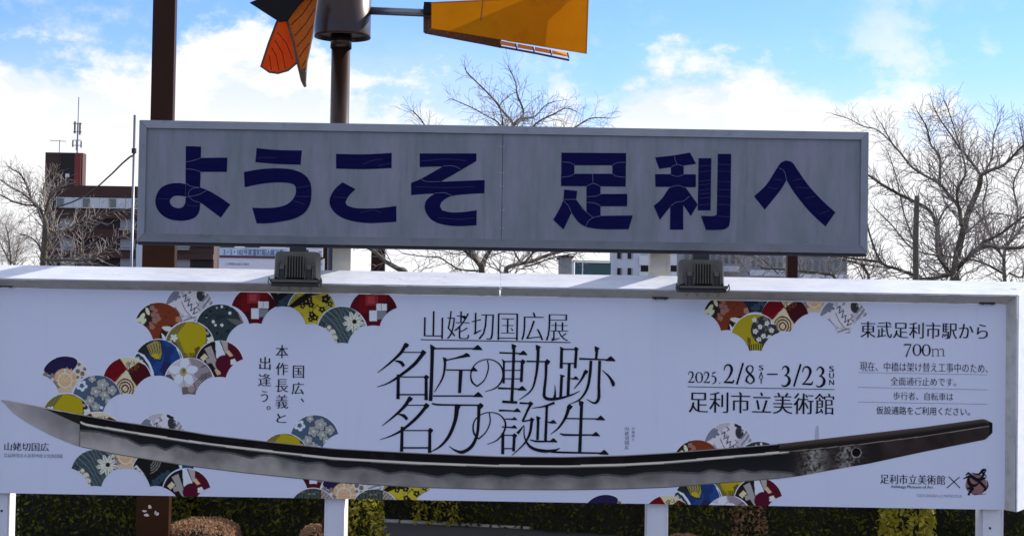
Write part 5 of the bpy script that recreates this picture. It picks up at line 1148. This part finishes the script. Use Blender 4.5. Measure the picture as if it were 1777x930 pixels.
text('交通規制',462,424,491,428,Y=YN,dy=.012,m=M['board_text'],parent=nb,thin=0,fat=0,n=1,name='board_lettering')
text('お願い',534,425,553,430,Y=YN,dy=.012,m=M['board_text'],parent=nb,thin=0,fat=0,n=1,name='board_lettering')
for i,ch in enumerate('工事中'): text(ch,552,437+i*9,559,444+i*9,Y=YN,dy=.012,m=M['board_text'],parent=nb,thin=0,fat=0,n=1,name='board_lettering')
for a_ in (377,381):
    x = X(a_,445,YN); m_ = MB(); m_.tube([(x,YN+.05,0),(x,YN+.05,Z(a_,410,YN))],.008,6); NB(m_.build('leg',M['steel'],nb))
for a_ in (400,540):
    x = X(a_,445,YN); m_ = MB(); m_.tube([(x,YN+.05,0),(x,YN+.05,Z(a_,440,YN))],.02,6); NB(m_.build('leg',M['steel'],nb))
# ------------------------------------------------------------------ hedges
def leaves(name, mname, parent, fn, n, size, seed=0):
    rs = np.random.default_rng(seed); c = fn(rs,n); n = len(c)
    a = rs.normal(size=(n,3)); a /= np.linalg.norm(a,axis=1)[:,None]; b = rs.normal(size=(n,3)); b -= a*(a*b).sum(1)[:,None]; b /= np.linalg.norm(b,axis=1)[:,None]
    s_ = size*rs.uniform(.6,1.3,(n,1)); 
    co = np.concatenate([c-a*s_, c+b*s_*.42, c+a*s_, c-b*s_*.42],1).reshape(-1,3)
    me = bpy.data.meshes.new(name); nv = len(co)
    me.vertices.add(nv); me.vertices.foreach_set('co',co.astype(np.float32).ravel()); me.loops.add(nv); me.loops.foreach_set('vertex_index',np.arange(nv,dtype=np.int32))
    me.polygons.add(n); me.polygons.foreach_set('loop_start',np.arange(n,dtype=np.int32)*4); me.polygons.foreach_set('loop_total',np.full(n,4,np.int32)); me.update(calc_edges=True)
    me.materials.append(M[mname]); o = link(name, me, None, parent, kind='stuff'); o.matrix_parent_inverse = parent.matrix_world.inverted(); return o
def boxshell(x0,x1,y0,y1,z0,z1,dp=.10):
    def fn(rs,n):
        ar = np.array([(x1-x0)*(z1-z0),(x1-x0)*(y1-y0),(y1-y0)*(z1-z0),(y1-y0)*(z1-z0),(x1-x0)*(z1-z0)*.5]); w_ = rs.choice(5,n,p=ar/ar.sum())
        u_,v_,d_ = rs.uniform(0,1,n),rs.uniform(0,1,n),np.abs(rs.normal(0,dp,n))-dp*.5
        bump = .05*np.sin(u_*23+3)*np.sin(v_*9+1)
        d_ = d_+bump
        x = x0+(x1-x0)*u_; y = y0+(y1-y0)*v_; z = z0+(z1-z0)*v_
        X_ = np.where(w_ == 2,x0+d_,np.where(w_ == 3,x1-d_,x)); Y_ = np.where(w_ == 0,y0+d_,np.where(w_ == 4,y1-d_,np.where(w_ == 1,y,y0+(y1-y0)*u_))); Z_ = np.where(w_ == 1,z1-d_,z)
        return np.stack([X_,Y_,Z_],1)
    return fn
def hedge(label,pa,pb,py,Y,depth,h_,n,size,m='dark_leaf',seed=1,extra=None,name='hedge',group=None):
    x0,x1 = X(pa,py,Y),X(pb,py,Y); t = thing(name,label,'hedge' if name == 'hedge' else 'bush',group,loc=((x0+x1)/2,Y+depth/2,0))
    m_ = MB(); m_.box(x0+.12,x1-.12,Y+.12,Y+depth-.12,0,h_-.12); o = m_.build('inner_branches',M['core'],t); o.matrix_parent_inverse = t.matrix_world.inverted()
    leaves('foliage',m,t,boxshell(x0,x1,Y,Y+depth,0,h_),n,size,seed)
    if extra: extra(t,x0,x1)
    return t
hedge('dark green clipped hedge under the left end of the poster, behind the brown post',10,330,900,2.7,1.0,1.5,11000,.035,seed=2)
hedge('dark clipped hedge with a golden end coloured as if sunlit beside the second cream leg',318,645,900,2.9,1.0,1.45,12000,.035,seed=3,extra=lambda t,x0,x1: leaves('sun_tinted_leaves','sun_gold_leaf',t,boxshell(x1-.25,x1+.04,2.85,3.9,0,1.4,.06),2600,.038,9))  # leaves at the hedge end carry the sunlight in their colour
mh = hedge('dark hedge behind the kerb below the middle of the poster',560,1250,900,5.05,1.2,2.4,20000,.038,seed=4,extra=lambda t,x0,x1: leaves('sun_tinted_leaves','sun_gold_leaf',t,boxshell(X(735,900,5.0),X(812,900,5.0),4.98,5.3,0,1.1,.05),1500,.036,8))  # gold patch painted in where sun falls on the dark foliage
mh.rotation_euler.z = R(-18.0)
hedge('very dark hedge right of the third cream leg',1165,1560,900,3.2,1.1,2.2,16000,.036,seed=5,extra=lambda t,x0,x1: leaves('withered_leaves','brown_leaf',t,boxshell(X(1275,900,3.1),X(1328,900,3.1),3.1,3.4,0,1.2,.04),1500,.032,12))
hedge('dark hedge behind the right-hand cream leg',1600,1850,900,3.3,1.1,1.5,8000,.036,seed=6)
hedge('loose yellow green shrub coloured as if in sun below the right part of the poster',1545,1618,900,2.5,.4,1.15,1900,.05,m='sun_gold_leaf',seed=7,name='bush')  # sunlight on the shrub is in its leaf colour
def dome(px_,py_,Y,rx,rz,ry,n,size,label,seed):
    q = P(px_,py_,Y); t = thing('bush',label,'bush','brown clipped bushes',loc=(q.x,Y,0))
    zt_ = q.z
    def fn(rs,n):
        a = rs.normal(size=(n,3)); a /= np.linalg.norm(a,axis=1)[:,None]; a[:,2] = np.abs(a[:,2]); rr = 1-np.abs(rs.normal(0,.06,n)); p = np.sign(a)*np.abs(a)**.75; p /= np.maximum(1e-6,np.abs(p).max(1))[:,None]**.35
        return np.stack([q.x+p[:,0]*rx*rr,Y+p[:,1]*ry*rr,p[:,2]*zt_*rr],1)
    leaves('foliage','brown_leaf',t,fn,n,size,seed)
    m_ = MB(); vs=[];fs=[]; nn=16
    for j in range(5):
        for i in range(nn): a = 2*math.pi*i/nn; e = j/4*math.pi/2; vs.append((rx*.8*math.cos(a)*math.cos(e),ry*.8*math.sin(a)*math.cos(e),max(0,zt_*.85*math.sin(e))))
    for j in range(4):
        for i in range(nn): fs.append((j*nn+i,j*nn+(i+1)%nn,(j+1)*nn+(i+1)%nn,(j+1)*nn+i))
    m_.add(vs,fs); m_.build('inner_branches',M['core'],t)
dome(352,898,1.9,.42,.5,.5,6500,.018,'rounded brown clipped bush beside the square post foot',21)
dome(545,909,1.9,.16,.4,.3,2200,.018,'small brown bush touching the left side of the second cream leg',22)
dome(1188,926,1.9,.25,.3,.3,2400,.018,'low reddish brown bush just right of the third cream leg',23)
# kerb in front of the middle hedge
def GP(px,py):
    d_ = MR @ Vector(((px-CX)/F, -(py-CY)/F, -1.0)); return CAM+d_*(-CAM.z/d_.z)
a, b = GP(640,905), GP(1125,927.5)
t = thing('kerb','low pale concrete kerb edging the asphalt before the middle hedge','kerb',loc=(a.x,a.y,0)); 
nk = 9
for i in range(nk):
    p = a.lerp(b,i/nk+.004); q = a.lerp(b,(i+1)/nk-.004); d_ = (q-p); d_.z = 0; nn_ = Vector((-d_.y,d_.x,0)).normalized()*.12; m_ = MB()
    f_ = [Vector((v.x,v.y,0)) for v in (p,q,q+nn_,p+nn_)]; m_.hexa(f_,[v+Vector((0,0,.035)) for v in f_]); o = m_.build('kerb_stone',M['kerb'],t,bevel=.008); o.matrix_parent_inverse = t.matrix_world.inverted()
